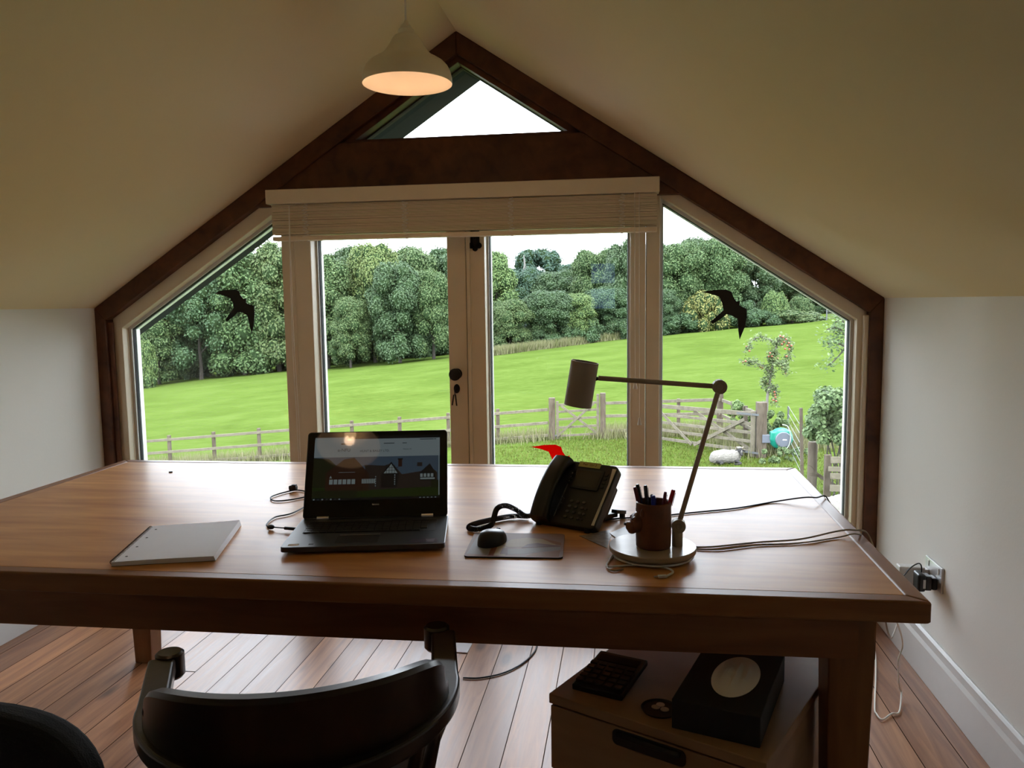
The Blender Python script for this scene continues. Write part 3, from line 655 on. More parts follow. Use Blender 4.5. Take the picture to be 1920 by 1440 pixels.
# ================================================================== NOTEBOOK
n0, n1, n2, n3 = atz(203, 1060, TP+.004), atz(403, 1048, TP+.004), atz(421, 979, TP+.012), atz(250, 990, TP+.008)
na = math.atan2(n1.y-n0.y, n1.x-n0.x)-.02; nb_ = thing('notebook', 'spiral-bound pad of blank white paper lying on the left of the desk', 'notebook', ((n0.x+n1.x)/2, (n0.y+n1.y)/2, TP), na)
NW = (n1-n0).length; ND = ((n3-n0).length+(n2-n1).length)/2
sh = MB(); nx, ny = 14, 8
def nz_(u, v): return .010+.002*math.sin(u*3)+.007*max(0, u-.55)**1.5*(.4+v)*1.6
for lay, (zt, inset_) in enumerate(((0, 0), )):
    vs = []; 
    for j in range(ny+1):
        for i in range(nx+1):
            u, v = i/nx, j/ny; vs.append((-NW/2+.006+u*(NW-.008)+lay*.001, v*ND+.02*(1-0)*u*0, nz_(u, v)))
    base = len(vs)
    for j in range(ny+1):
        for i in range(nx+1):
            u, v = i/nx, j/ny; vs.append((-NW/2+.006+u*(NW-.004), v*ND, .0005))
    fs = []
    for j in range(ny):
        for i in range(nx):
            a = j*(nx+1)+i; fs.append((a, a+1, a+nx+2, a+nx+1)); fs.append((base+a, base+a+nx+1, base+a+nx+2, base+a+1))
    for i in range(nx): fs += [(i, base+i, base+i+1, i+1), (ny*(nx+1)+i, ny*(nx+1)+i+1, base+ny*(nx+1)+i+1, base+ny*(nx+1)+i)]
    for j in range(ny): a = j*(nx+1); b = a+nx; fs += [(a, a+nx+1, base+a+nx+1, base+a), (b, base+b, base+b+nx+1, b+nx+1)]
    sh.add(vs, fs)
pg = sh.build('pages', M_['paper'], nb_, smooth=True)
MB().slab([(-NW/2+.006, -.001), (NW/2-.001, -.001), (NW/2-.001, ND+.001), (-NW/2+.006, ND+.001)], 0, .0007).build('back_cover', M_['blackm'], nb_)
wire = []
for k in range(44*10):
    t = k/10; wire.append((-NW/2+.006+.006*math.cos(t*2*PI), .006+t*(ND-.012)/44, .0068+.006*math.sin(t*2*PI)))
MB().tube(wire, .0007, 4).build('spiral_wire', M_['black'], nb_)
for k in range(4): MB().slab([(-NW/2+.028+.003*math.cos(a), ND*(.12+.25*k)+.003*math.sin(a)) for a in np.linspace(0, 2*PI, 12, endpoint=False)], nz_(.1, 0)+.0004, nz_(.1, 0)+.0008).build('punch_hole', M_['blackm'], nb_)
tag(MB().box(tuple(atz(320, 885, TP+.001)), (.012, .006, .004), Matrix.Rotation(.3, 3, 'Z')).build('black_scrap', M_['blackm'], bevel=.001), 'tiny black scrap lying near the far left edge of the desk', 'scrap')

# ================================================================== MOUSE MAT, MOUSE
m0, m1, m2, m3 = [atz(*p, TP+.003) for p in ((869, 1043), (1055, 1046), (1062, 1004), (905, 1001))]
ma = math.atan2(m1.y-m0.y, m1.x-m0.x); mm = thing('mouse_mat', 'mouse mat printed with a faded pink and brown picture', 'mouse mat', ((m0.x+m1.x)/2, (m0.y+m1.y)/2, TP), ma)
MW = (m1-m0).length; MD = .195
MB().slab(rrect(MW, MD, .012, cy=MD/2), .0, .003).build('rubber_base', M_['blackm'], mm)
mtm = [mat('mat_print_%s' % k, tuple(v*.8 for v in c), .55, spec=.25) for k, c in (('rose', (.36, .25, .24)), ('cream', (.50, .40, .28)), ('mauve', (.22, .14, .17)), ('rust', (.32, .16, .10)), ('grey', (.34, .32, .34)), ('redbrown', (.25, .08, .05)))]
mp_ = MB(); mp_.slab(rrect(MW, MD, .012, cy=MD/2), .003, .0034)
def mpoly(pts, mi, l): mp_.slab([(-MW/2+u*MW, v*MD) for u, v in pts], .0034, .0034+.00008*l, mi)
mpoly([(.02, .1), (.25, .05), (.22, .9), (.05, .95)], 4, 1)
mpoly([(.24, .03), (.36, .03), (.34, .5), (.26, .5)], 5, 1); mpoly([(.30, .04), (.42, .04), (.40, .42), (.31, .48)], 1, 2)
mpoly([(.36, .50), (.44, .72), (.60, .80), (.78, .74), (.92, .52), (.90, .48), (.70, .55), (.56, .40), (.42, .38)], 1, 2)
mpoly([(.56, .36), (.62, .52), (.72, .57), (.88, .50), (.97, .45)], 2, 3)
mpoly([(.40, .30), (.55, .32), (.97, .44), (.97, .32), (.60, .12), (.42, .08)], 4, 1); mpoly([(.62, .03), (.96, .03), (.97, .28), (.70, .16)], 3, 1)
mpoly([(.74, .80), (.97, .60), (.97, .50), (.88, .56)], 3, 2); mpoly([(.36, .1), (.44, .1), (.42, .34), (.37, .34)], 2, 3)
mp_.build('printed_top', mtm, mm)
mo = deskthing('computer_mouse', 'rounded black computer mouse resting on the mouse mat', 'mouse', 924, 1017, -.35, TP+.0036)
def mousemesh(zs=1):
    vs = []; nx_, ny_ = 20, 10
    mb = MB()
    for i in range(ny_+1):
        t = i/ny_*PI/2; r = math.cos(t)**.55 if i < ny_ else 0; z = .034*math.sin(t)**.9 if i else 0
        for k in range(24):
            a = 2*PI*k/24; x = .031*math.cos(a)*r*(1-.10*math.sin(a)); yy = .052*math.sin(a)*r
            vs.append((x, yy, z*(1-.25*(yy/.052)) if i else 0))
    fs = [(i*24+k, i*24+(k+1) % 24, (i+1)*24+(k+1) % 24, (i+1)*24+k) for i in range(ny_) for k in range(24)]+[tuple(range(23, -1, -1))]
    mb.add(vs, fs); return mb
mousemesh().build('shell', M_['black'], mo, smooth=True)
MB().lathe([(.0001, -.003), (.007, -.003), (.007, .003), (.0001, .003)], 18, Matrix.Translation((0, .028, .0235)) @ Matrix.Rotation(PI/2, 4, 'Y')).build('scroll_wheel', M_['rubber'], mo)

# ================================================================== PHONE
ph0 = atz(1003, 978, TP+.01); ph1 = atz(1104, 992, TP+.01); pha = math.atan2(ph1.y-ph0.y, ph1.x-ph0.x)-.10
PW = .196
ph = thing('desk_phone', 'black office desk phone with corded handset and small screen', 'phone', ((ph0.x+ph1.x)/2, (ph0.y+ph1.y)/2, TP), pha)
tl = math.radians(45); PLn = .202
PM = Matrix.Translation((0, .0, .012)) @ Matrix.Rotation(tl, 4, 'X')   # local: x right, y up the face, z out of the face
def pb(mb, name, m, par=ph, **k): mb.v = [PM @ v for v in mb.v]; return mb.build(name, m, par, **k)
pb(MB().slab(rrect(PW, PLn, .014, cy=PLn/2), -.030, 0), 'body', M_['black'], bevel=.004)
pb(MB().slab([(PW/2-.012, .012), (PW/2-.004, .012), (PW/2-.004, PLn-.012), (PW/2-.016, PLn-.012), (PW/2-.010, PLn-.06)], 0, .0014), 'silver_strip', M_['steel'])
pb(MB().slab([(-PW/2+.064, .02), (-PW/2+.067, .02), (-PW/2+.067, PLn-.03), (-PW/2+.064, PLn-.03)], 0, .0014), 'silver_strip', M_['steel'])
pb(MB().slab(rrect(.088, .066, .004, cx=.020, cy=PLn-.055), 0, .003), 'screen_surround', M_['black'], bevel=.001)
pb(MB().slab(rrect(.074, .052, .002, cx=.020, cy=PLn-.055), .003, .0034), 'display', mat('phone_display', (.05, .042, .036), .25))
ky = []
for r in range(4):
    for c_ in range(3): ky.append((.002+c_*.019, .074-r*.0165, .0052))
for x_, y_ in ((-.028, .078), (-.028, .062), (-.028, .046), (.052, .056), (.052, .040), (.052, .024)): ky.append((x_, y_, .0045))
for x_, y_, r_ in ky: pb(MB().slab([(x_+r_*math.cos(a)*1.1, y_+r_*.8*math.sin(a)) for a in np.linspace(0, 2*PI, 14, endpoint=False)], 0, .0032), 'key', M_['keycap'], bevel=.0008)
for k in range(4):
    for x_ in (-.030, .072): pb(MB().slab(rrect(.010, .007, .002, cx=x_, cy=PLn-.034-k*.013), 0, .0032), 'line_key', M_['black'])
pb(MB().slab(rrect(.068, .017, .001, cx=.012, cy=PLn-.010), .0036, .0042), 'taped_label', M_['note'])
text('Pwr  ctrl 2', .010, M_['darkred'], ph, 'label_writing', PM @ Matrix.Translation((.012, PLn-.010, .0044)))
# handset on the left cradle
hs = []
prof_h = [(-.004, .004), (.014, .016), (.05, .028), (.10, .034), (.15, .031), (.178, .022), (.200, .008)]
hm = MB()
for i, (yy, zz) in enumerate(prof_h): pass
secs = []
pth = catmull([(0, a, b) for a, b in prof_h], 4)
for i, p in enumerate(pth):
    t = i/(len(pth)-1); w = .026+.003*abs(2*t-1)**2; th = .013+.012*(abs(2*t-1)**3)
    if i in (0, len(pth)-1): w *= .6; th *= .5
    secs.append((p, w, th))
vs = []
for p, w, th in secs:
    for k in range(16):
        a = 2*PI*k/16; cx_ = math.copysign(abs(math.cos(a))**.6, math.cos(a))*w; cz_ = math.copysign(abs(math.sin(a))**.7, math.sin(a))*th
        vs.append((-PW/2+.031+cx_, p.y, p.z+cz_))
nn = len(secs); fs = [(i*16+k, i*16+(k+1) % 16, (i+1)*16+(k+1) % 16, (i+1)*16+k) for i in range(nn-1) for k in range(16)]+[tuple(range(15, -1, -1)), tuple(range((nn-1)*16, nn*16))]
hm.add(vs, fs)
pb(hm, 'handset', M_['black'], smooth=True)
# rear foot stand
MB().box((.02, .135, .014), (.11, .09, .014), Matrix.Rotation(-.12, 3, 'X')).build('stand', M_['black'], ph, bevel=.003)
pb(MB().box((.02, .115, -.046), (.13, .10, .036)), 'stand_body', M_['black'], bevel=.004)
MB().box((.085, .165, .022), (.016, .06, .010), Matrix.Rotation(-.25, 3, 'X')).box((.085, .185, .008), (.012, .012, .016)).build('stand_foot', M_['black'], ph, bevel=.001)
for sx_ in (-1, 1): MB().lathe([(.008, 0), (.008, .010), (.0001, .010)], 14, Matrix.Translation((sx_*.075, .006, 0))).build('rubber_foot', M_['rubber'], ph)
# coiled cord
cpath = [atz(992, 968, TP+.008), atz(960, 968, TP+.008), atz(915, 976, TP+.008), atz(886, 984, TP+.008), atz(880, 990, TP+.008), atz(900, 992, TP+.008), atz(920, 985, TP+.010),
         atz(925, 975, TP+.020), atz(932, 962, TP+.026)+Vector((0, 0, .012)), atz(948, 956, TP+.030)+Vector((0, 0, .012)), atz(968, 960, TP+.020)+Vector((0, 0, .006)), atz(985, 967, TP+.012), atz(1000, 966, TP+.012)]
cp = catmull(cpath, 24); ln = [0]
for a, b in zip(cp, cp[1:]): ln.append(ln[-1]+(b-a).length)
tot = ln[-1]; coil = []; pitch = .0040; N = int(tot/pitch*10); j = 0; pv = Vector((0, 0, 1))
for i in range(N):
    s_ = tot*i/(N-1)
    while j < len(ln)-2 and ln[j+1] < s_: j += 1
    f_ = (s_-ln[j])/(ln[j+1]-ln[j]); p = cp[j].lerp(cp[j+1], f_); d = (cp[j+1]-cp[j]).normalized()
    u_ = (pv-d*pv.dot(d)).normalized(); pv = u_; w_ = d.cross(u_); a = s_/pitch*2*PI
    coil.append(p+(u_*math.cos(a)+w_*math.sin(a))*.0062)
tag(MB().tube(coil, .0016, 5).build('coiled_cord', M_['black'], smooth=True), 'black coiled handset cord curled on the desk left of the phone', 'cord')
zc = TP+.0022
cable('network_cable', 'thin dark cable running from the phone across the desk to its right edge', [atz(1135, 975, zc), atz(1160, 972, zc), atz(1230, 968, zc), atz(1300, 961, zc), atz(1380, 953, zc), atz(1450, 941, zc), atz(1505, 933, zc+.012), atz(1530, 933, zc+.014), Vector((.604, 2.49, TP-.004)), Vector((.612, 2.44, TP-.09)), Vector((.618, 2.44, TP-.5)), Vector((.64, 2.5, .006)), Vector((.8, 2.9, .005))], .0022, M_['rubber'])
cable('lamp_cable', 'pale brown lamp cable running from the lamp base over the right edge of the desk', [atz(1300, 1026, zc), atz(1340, 1025, zc), atz(1420, 1017, zc), atz(1500, 1011, zc+.004), atz(1570, 996, zc+.014), atz(1600, 994, zc+.016), Vector((.612, 2.10, TP-.002)), Vector((.628, 2.06, TP-.08)), Vector((.70, 2.20, .45)), Vector((.85, 2.6, .30)), Vector((1.0, 2.93, .36))], .0023, M_['lamp'])
cable('lamp_cable', 'thin twin of the lamp cable lying just below it on the desk', [atz(1302, 1029, zc), atz(1350, 1030, zc), atz(1420, 1022, zc), atz(1500, 1018, zc), atz(1570, 1008, zc), atz(1606, 1001, zc+.006), Vector((.614, 2.12, TP-.03)), Vector((.63, 2.08, TP-.12))], .0020, M_['lamp'])

# ================================================================== CARDS under the lamp
def card(pts, name, label, m, z=0):
    P_ = [atz(a, b, TP+z) for a, b in pts]; return tag(MB().slab([(p.x, p.y) for p in P_], TP+z, TP+z+.0008).build(name, m), label, 'card')
card([(1086, 1005), (1138, 1028), (1146, 1004), (1142, 994)], 'business_card', 'patterned dark leaflet lying between phone and lamp base', mat('leaflet_print', (.22, .19, .17), .35, noise_amt=.9, nscale=60))
card([(1143, 1000), (1178, 985), (1196, 1000), (1160, 1012)], 'business_card', 'pale blue-grey card half under the lamp base', mat('card_print', (.36, .40, .44), .35, noise_amt=.25, nscale=30), .0009)

# ================================================================== DESK LAMP
lb = atz(1224, 1031, TP+.022); LX, LY = lb.x, lb.y+.026; lm = thing('desk_lamp', 'beige jointed desk lamp with cylinder shade on a round pale base', 'lamp', (LX, LY, TP))
MB().lathe([(.0001, 0), (.088, 0), (.088, .010), (.0001, .010)], 56).build('cable_tray', M_['lamp'], lm)
MB().lathe([(.0001, .012), (.094, .012), (.101, .014), (.102, .024), (.1005, .026), (.0001, .026)], 72).build('base', M_['lampbase'], lm, smooth=True)
jt0 = aty(1270, 1008, LY+.0); jt = aty(1272, 985, LY); ja = aty(1349, 725, LY); sa = aty(1122, 709, LY)
MB().tube([Vector((jt0.x, LY, TP+.026)), Vector((jt0.x, LY, jt.z+.004))], .0125, 24).build('stem', M_['lamp'], lm, world=True, smooth=True)
def disc(c, r, t, name, par=lm): return MB().lathe([(.0001, -t/2), (r*.9, -t/2), (r, -t/2+.0015), (r, t/2-.0015), (r*.9, t/2), (r*.55, t/2), (r*.5, t/2-.0015), (.0001, t/2-.0015)], 32, Matrix.Translation(c) @ RX).build(name, M_['lamp'], par, world=True, smooth=True)
disc(jt, .0165, .026, 'lower_joint'); disc(ja, .0165, .026, 'elbow_joint')
MB().tube([jt, ja], .0058, 16).build('lower_arm', M_['lamp'], lm, world=True, smooth=True)
MB().tube([ja, sa], .0058, 16).build('upper_arm', M_['lamp'], lm, world=True, smooth=True)
s0, s1 = aty(1096, 683, LY), aty(1084, 756, LY); ax = (s0-s1).normalized(); SM = Matrix.Translation((s0+s1)/2) @ (Vector((0, 0, 1)).rotation_difference(ax)).to_matrix().to_4x4()
hh = .053
MB().lathe([(.030, -hh), (.0325, -hh), (.0325, hh), (.0305, hh), (.0303, hh-.012), (.0302, -hh+.002)], 48, SM, cap=False).build('lamp_shade', M_['lamp'], lm, world=True, smooth=True)
MB().lathe([(.0001, hh-.013), (.0300, hh-.013), (.0300, hh-.010), (.0001, hh-.010)], 32, SM).build('shade_cap', M_['lamp'], lm, world=True)
MB().tube([sa, sa+(((s0+s1)/2-sa).normalized())*.012], .0045, 12).build('swivel', M_['iron'], lm, world=True)
# white phone charging cable coiled round the base
pts = [Vector((LX+.095*math.cos(a), LY+.095*math.sin(a), TP+.006)) for a in np.linspace(-.1, -PI*.92, 18)]
pts += [atz(1143, 1050, TP+.003), atz(1138, 1062, TP+.003), atz(1160, 1061, TP+.003), atz(1200, 1059, TP+.003), atz(1245, 1064, TP+.003), atz(1262, 1072, TP+.003), atz(1250, 1080, TP+.004)]
uc = thing('charging_cable', 'white phone charging cable coiled round the lamp base with loose end in front', 'cable', (LX, LY-.1, TP))
MB().tube(catmull(pts, 5), .0024, 8).build('cable', M_['white'], uc, world=True, smooth=True)
pe, pf = atz(1250, 1080, TP+.004), atz(1234, 1081, TP+.004)
MB().bar(pe, pf, .009, .0055).build('plug', M_['white'], uc, world=True, bevel=.001)
MB().bar(pf, lerp(pe, pf, 1.45), .006, .002).build('plug_tip', M_['steel'], uc, world=True)
cable('loose_cable', 'short pale cable loop lying beneath the left of the lamp base', [atz(1150, 1045, zc), atz(1140, 1056, zc), atz(1140, 1066, zc), atz(1152, 1070, zc), atz(1168, 1067, zc)], .0020, M_['lampbase'])

# ================================================================== PEN POT
CZ = TP+.0262; cpn = atz(1225, 1024, CZ); cup = thing('pen_pot', 'brown glazed clay pot with an animal face standing on the lamp base', 'pot', (cpn.x, cpn.y, CZ), .15)
r0 = .0405; H = .108
MB().lathe([(.0001, 0), (r0-.003, 0), (r0, .003), (r0+.001, H*.5), (r0, H-.002), (r0-.002, H), (r0-.005, H-.002), (r0-.005, .006), (.0001, .006)], 48).build('cup', M_['clay'], cup, smooth=True)
def fx_(mb, name, m, vox=.0022, par=cup, disp=0):
    o = mb.build(name, m, par, smooth=False, weld=True); r = o.modifiers.new('r', 'REMESH'); r.mode = 'VOXEL'; r.voxel_size = vox; r.use_smooth_shade = True
    s = o.modifiers.new('s', 'SMOOTH'); s.iterations = 6; s.factor = .5
    return o
hd = MB().ball((-.036, -.006, .060), (.020, .024, .026)).ball((-.054, -.008, .050), (.013, .015, .012)).ball((-.062, -.008, .056), (.006, .008, .006)).ball((-.052, -.008, .040), (.010, .012, .007))
hd.ball((-.045, .006, .071), (.008, .008, .007)).ball((-.045, -.022, .071), (.008, .008, .007)).ball((-.034, .014, .086), (.006, .007, .010)).ball((-.030, -.026, .086), (.006, .007, .012))
fx_(hd, 'animal_face', M_['clay'])
ed = []
for sgn, yy in ((1, -.021), (-1, .004)): MB().ball((-.0515, yy, .0715), .0033, 12).build('eye', M_['black'], cup, smooth=True)
MB().ball((-.0675, -.008, .0570), (.0035, .0055, .0035), 12).build('nose', M_['black'], cup, smooth=True)
pens = [(1190, 913, .002, .0042, 'darkred', 'dark red pen leaning at the left of the pen pot'), (1195, 908, .010, .0045, 'navy', 'black pen standing tall at the left of the pen pot'), (1210, 910, -.004, .0045, 'navy', 'black pen at the centre left of the pen pot'),
        (1225, 929, .0, .0050, 'blue', 'blue pen with clip in the middle of the pen pot'), (1222, 927, .022, .0038, 'navy', 'short dark pen behind the blue pen in the pot'), (1248, 922, .012, .0038, 'darkred', 'slim dark red pen at the right of the pen pot'), (1263, 918, .0, .0052, 'redpen', 'bright red pen leaning out at the right of the pen pot')]
for k, (px, py, dy, r, m, lab) in enumerate(pens):
    tpv = aty(px, py, cpn.y+dy*1.2); bx = cpn.x+(tpv.x-cpn.x)*.30; by = cpn.y+dy*.3
    b_ = Vector((bx-.0, by, CZ+.008)); d = (tpv-b_).normalized(); L = (tpv-b_).length
    pn = thing('pen', lab, 'pen', b_, 0, 'pens in the clay pot'); pn.rotation_euler = Vector((0, 0, 1)).rotation_difference(d).to_euler()
    MB().lathe([(.001, 0), (r*.8, .012), (r*.8, L*.6), (.0001, L*.6)], 14).build('barrel', M_[m], pn, smooth=True)
    cp_ = MB().lathe([(r, L*.55), (r, L-.003), (r*.7, L), (.0001, L)], 14).build('cap', M_[m], pn, smooth=True)
    MB().box((r+.001, 0, L-.022), (.0012, .003, .032)).build('clip', M_[m], pn)

# ================================================================== PEDESTAL
PZ = .50; f0, f1 = atz(1029, 1300, PZ), atz(1437, 1432, PZ); pa = math.atan2(f1.y-f0.y, f1.x-f0.x); DW = (f1-f0).length
pd = thing('drawer_pedestal', 'beech office drawer pedestal pushed under the desk at the right', 'drawers', (f0.x, f0.y, 0), pa); DD = .56
MB().slab([(0, 0), (DW, 0), (DW, DD), (0, DD)], PZ-.022, PZ).build('top_panel', M_['ped'], pd, bevel=.002)
MB().slab([(.004, .022), (DW-.004, .022), (DW-.004, DD-.004), (.004, DD-.004)], .03, PZ-.022).build('carcass', M_['ped'], pd)
for k in range(3):
    z1 = PZ-.026-k*.148; z0 = max(.035, z1-.144)
    dr = MB().slab([(.004, 0.001), (DW-.004, .001), (DW-.004, .0215), (.004, .0215)], z0, z1).build('drawer', M_['ped'], pd, bevel=.0015)
    hm_ = MB(); cx_ = DW/2+.0; w_ = .066
    hp = rrect(2*w_+.03, .034, .012)
    hm_.prism([(cx_+a, z1-.020+b) for a, b in hp], -.0025, .001)
    ho = hm_.build('handle', M_['black'], dr, bevel=.001)
    hb_ = MB().tube([(cx_-w_, -.006, z1-.012), (cx_+w_, -.006, z1-.012)], .006, 12).ball((cx_-w_, -.006, z1-.012), .006, 12).ball((cx_+w_, -.006, z1-.012), .006, 12).build('grip', M_['blackm'], ho, smooth=True)
for x_, y_ in ((.05, .05), (DW-.05, .05), (.05, DD-.05), (DW-.05, DD-.05)): MB().lathe([(.0001, 0), (.02, 0), (.02, .03), (.0001, .03)], 16, Matrix.Translation((x_, y_, 0))).build('castor', M_['black'], pd)
# metal dish with coins
dc = atz(1237, 1331, PZ); ds_ = thing('key_dish', 'round metal lid with coins inside on the drawer pedestal beside the tissue box', 'dish', dc)
MB().lathe([(.0001, 0), (.036, 0), (.039, .005), (.038, .005), (.035, .0015), (.0001, .0015)], 36).build('rim', M_['iron'], ds_, smooth=True)
for k, (x_, y_) in enumerate(((-.008, .006), (.010, -.004), (.002, .013))): MB().lathe([(.0001, .002+.001*k), (.009, .002+.001*k), (.009, .0035+.001*k), (.0001, .0035+.001*k)], 20, Matrix.Translation((x_, y_, 0))).build('coin', M_['steel'], ds_)
# tissue box
q0, q1, q2 = atz(1259, 1365, PZ+.0), atz(1425, 1404, PZ), atz(1330, 1224, PZ+.07)
ta = math.atan2(q1.y-q0.y, q1.x-q0.x); TW = (q1-q0).length; tbx = thing('tissue_box', 'black tissue box with white tissue showing in its oval opening on the pedestal', 'tissue box', (q0.x, q0.y, PZ), ta)
TD, TH = .30, .062
MB().slab([(0, 0), (TW, 0), (TW, TD), (0, TD)], 0, TH).build('box', M_['blackm'], tbx, bevel=.002)
_o = Matrix.LocRotScale(tbx.location, tbx.rotation_euler, None).inverted() @ atz(1380, 1268, PZ+TH); OX, OY = _o.x, _o.y
ov_ = [(OX+.047*math.cos(a), OY+.098*math.sin(a)) for a in np.linspace(0, 2*PI, 40, endpoint=False)]
MB().slab(ov_, TH, TH+.0006).build('opening', M_['tissue'], tbx)
tv = []; fs = []
for i in range(9):
    for j in range(25): a = 2*PI*j/24; rr_ = i/8; tv.append((OX+.045*rr_*math.cos(a), OY+.096*rr_*math.sin(a), TH+.001+.006*(1-rr_**2)*(1+.5*math.sin(5*rr_*math.cos(a)*3+1))))
for i in range(8):
    for j in range(24): fs.append((i*25+j, i*25+j+1, (i+1)*25+j+1, (i+1)*25+j))
MB().add(tv, fs).build('tissue', M_['tissue'], tbx, smooth=True)
# calculator
k0, k1, k2 = atz(1072, 1293, PZ), atz(1166, 1316, PZ), atz(1121, 1224, PZ+.0)
ka = math.atan2(k1.y-k0.y, k1.x-k0.x); KW = (k1-k0).length; KD = .165
kc = thing('calculator', 'black desk calculator lying on the drawer pedestal', 'calculator', (k0.x, k0.y, PZ), ka)
WR = Matrix.Rotation(math.radians(4), 3, 'X')
MB().box((KW/2, KD/2, .0125), (KW, KD, .014), WR).build('case', M_['black'], kc, bevel=.003)
MB().box((KW/2, KD-.032, .0245), (KW-.020, .030, .002), WR).build('display', M_['blackm'], kc)
for r in range(5):
    for c_ in range(5): MB().box((.014+c_*(KW-.028)/4, .016+r*.020, .0215+.00140*r), ((KW-.028)/4-.005, .013, .004), WR).build('button', M_['black'], kc, bevel=.001)

# ================================================================== CAPTAIN'S CHAIR
ch_m = Vector((-.60, 1.42, 0)); chd = math.radians(20.5)
cc = thing('captains_chair', 'dark wooden captain\'s chair with curved back rail and scrolled arms', 'chair', (-.568, 1.290, 0), chd)
def arc_pts(hw, back, front, z, n=24):
    pts = []
    pts.append(Vector((-hw*1.08, front, z)));
    for i in range(n+1):
        a = PI+i/n*PI; pts.append(Vector((hw*math.cos(a)*(1.0), back*math.sin(a)+.02, z)))
    pts.append(Vector((hw*1.08, front, z)))
    return pts
AP = catmull(arc_pts(.255, .258, .20, .655), 4)
def sweep(path, w, h, up=Vector((0, 0, 1)), taper=None):
    mb = MB(); vs = []; n = len(path)
    for i, p in enumerate(path):
        d = (path[min(i+1, n-1)]-path[max(i-1, 0)]).normalized(); r = d.cross(up).normalized()
        k = taper(i/(n-1)) if taper else (1, 1)
        for a, b in ((-1, -1), (1, -1), (1, 1), (-1, 1)): vs.append(p+r*a*w/2*k[0]+up*b*h/2*k[1])
    fs = [(i*4+k, i*4+(k+1) % 4, i*4+4+(k+1) % 4, i*4+4+k) for i in range(n-1) for k in range(4)]+[(3, 2, 1, 0), tuple(range(4*n-4, 4*n))]
    return mb.add(vs, fs)
sweep(AP, .050, .032, taper=lambda t: (1+.35*math.sin(PI*t)**4, 1)).build('arm_rail', M_['darkwood'], cc, bevel=.006, segs=3)
for sx_ in (-1, 1):
    e = AP[0] if sx_ < 0 else AP[-1]
    MB().lathe([(.0001, -.030), (.022, -.030), (.027, -.024), (.027, .018), (.022, .022), (.0001, .022)], 28, Matrix.Translation(e+Vector((-sx_*.012, .012, 0)))).build('arm_scroll', M_['darkwood'], cc, smooth=True)
    MB().tube(catmull([e+Vector((0, -.02, -.01)), e+Vector((.004*sx_, -.045, -.10)), Vector((sx_*.225, .12, .44))], 6), .015, 12).build('arm_support', M_['darkwood'], cc, smooth=True)
# crest: shaped board standing on the back of the rail
vs = []; n = 40; fs = []
for i in range(n+1):
    a = PI*(1.11+.78*i/n); t = i/n; top = .66+.128*min(1, (math.sin(PI*t)**.20 if 0 < t < 1 else 0))+.004; lean = .045
    for (z, th) in ((.640, .017), (.70, .016), (top-.008 if top > .67 else .664, .014), (top, .008)):
        k = (z-.64)/.14
        for s in (-1, 1):
            hw, bk = .250+s*th, .250+s*th
            vs.append(Vector((hw*math.cos(a)*(1-.02*k), bk*math.sin(a)+.02-lean*k*.6, max(z, .64))))
for i in range(n):
    o = i*8
    idx = [0, 2, 4, 6, 7, 5, 3, 1]
    for k in range(8):
        a_, b_ = idx[k], idx[(k+1) % 8]; fs.append((o+a_, o+b_, o+8+b_, o+8+a_))
fs += [(0, 2, 4, 6, 7, 5, 3, 1), tuple(n*8+k for k in (1, 3, 5, 7, 6, 4, 2, 0))]
MB().add(vs, fs).build('crest_rail', M_['darkwood'], cc, smooth=True)
seat = []
for k in range(40):
    a = 2*PI*k/40; x_ = .245*math.copysign(abs(math.cos(a))**.7, math.cos(a)); y_ = .225*math.copysign(abs(math.sin(a))**.75, math.sin(a)); seat.append((x_, y_))
MB().slab(seat, .415, .450).build('seat', M_['darkwood'], cc, bevel=.012, segs=3)
for i in range(7):
    a = PI*(1.08+.84*i/6); p1 = Vector((.250*math.cos(a), .250*math.sin(a)+.02, .642)); p0 = Vector((.205*math.cos(a), .19*math.sin(a)+.01, .448))
    MB().tube([p0, lerp(p0, p1, .3), lerp(p0, p1, .6), p1], [.009, .013, .012, .009], 10).build('spindle', M_['darkwood'], cc, smooth=True)
for sx_ in (-1, 1):
    for sy_ in (-1, 1):
        p0 = Vector((sx_*.17, sy_*.15, .42)); p1 = Vector((sx_*.225, sy_*.215, 0))
        MB().tube([p0, lerp(p0, p1, .2), lerp(p0, p1, .35), lerp(p0, p1, .5), lerp(p0, p1, .8), p1], [.016, .021, .017, .022, .016, .012], 14).build('leg', M_['darkwood'], cc, smooth=True)
    MB().tube([Vector((sx_*.20, -.18, .17)), Vector((sx_*.20, 0, .17)), Vector((sx_*.20, .18, .17))], [.009, .013, .009], 10).build('stretcher', M_['darkwood'], cc, smooth=True)
MB().tube([Vector((-.20, 0, .17)), Vector((0, 0, .17)), Vector((.20, 0, .17))], [.009, .013, .009], 10).build('stretcher', M_['darkwood'], cc, smooth=True)

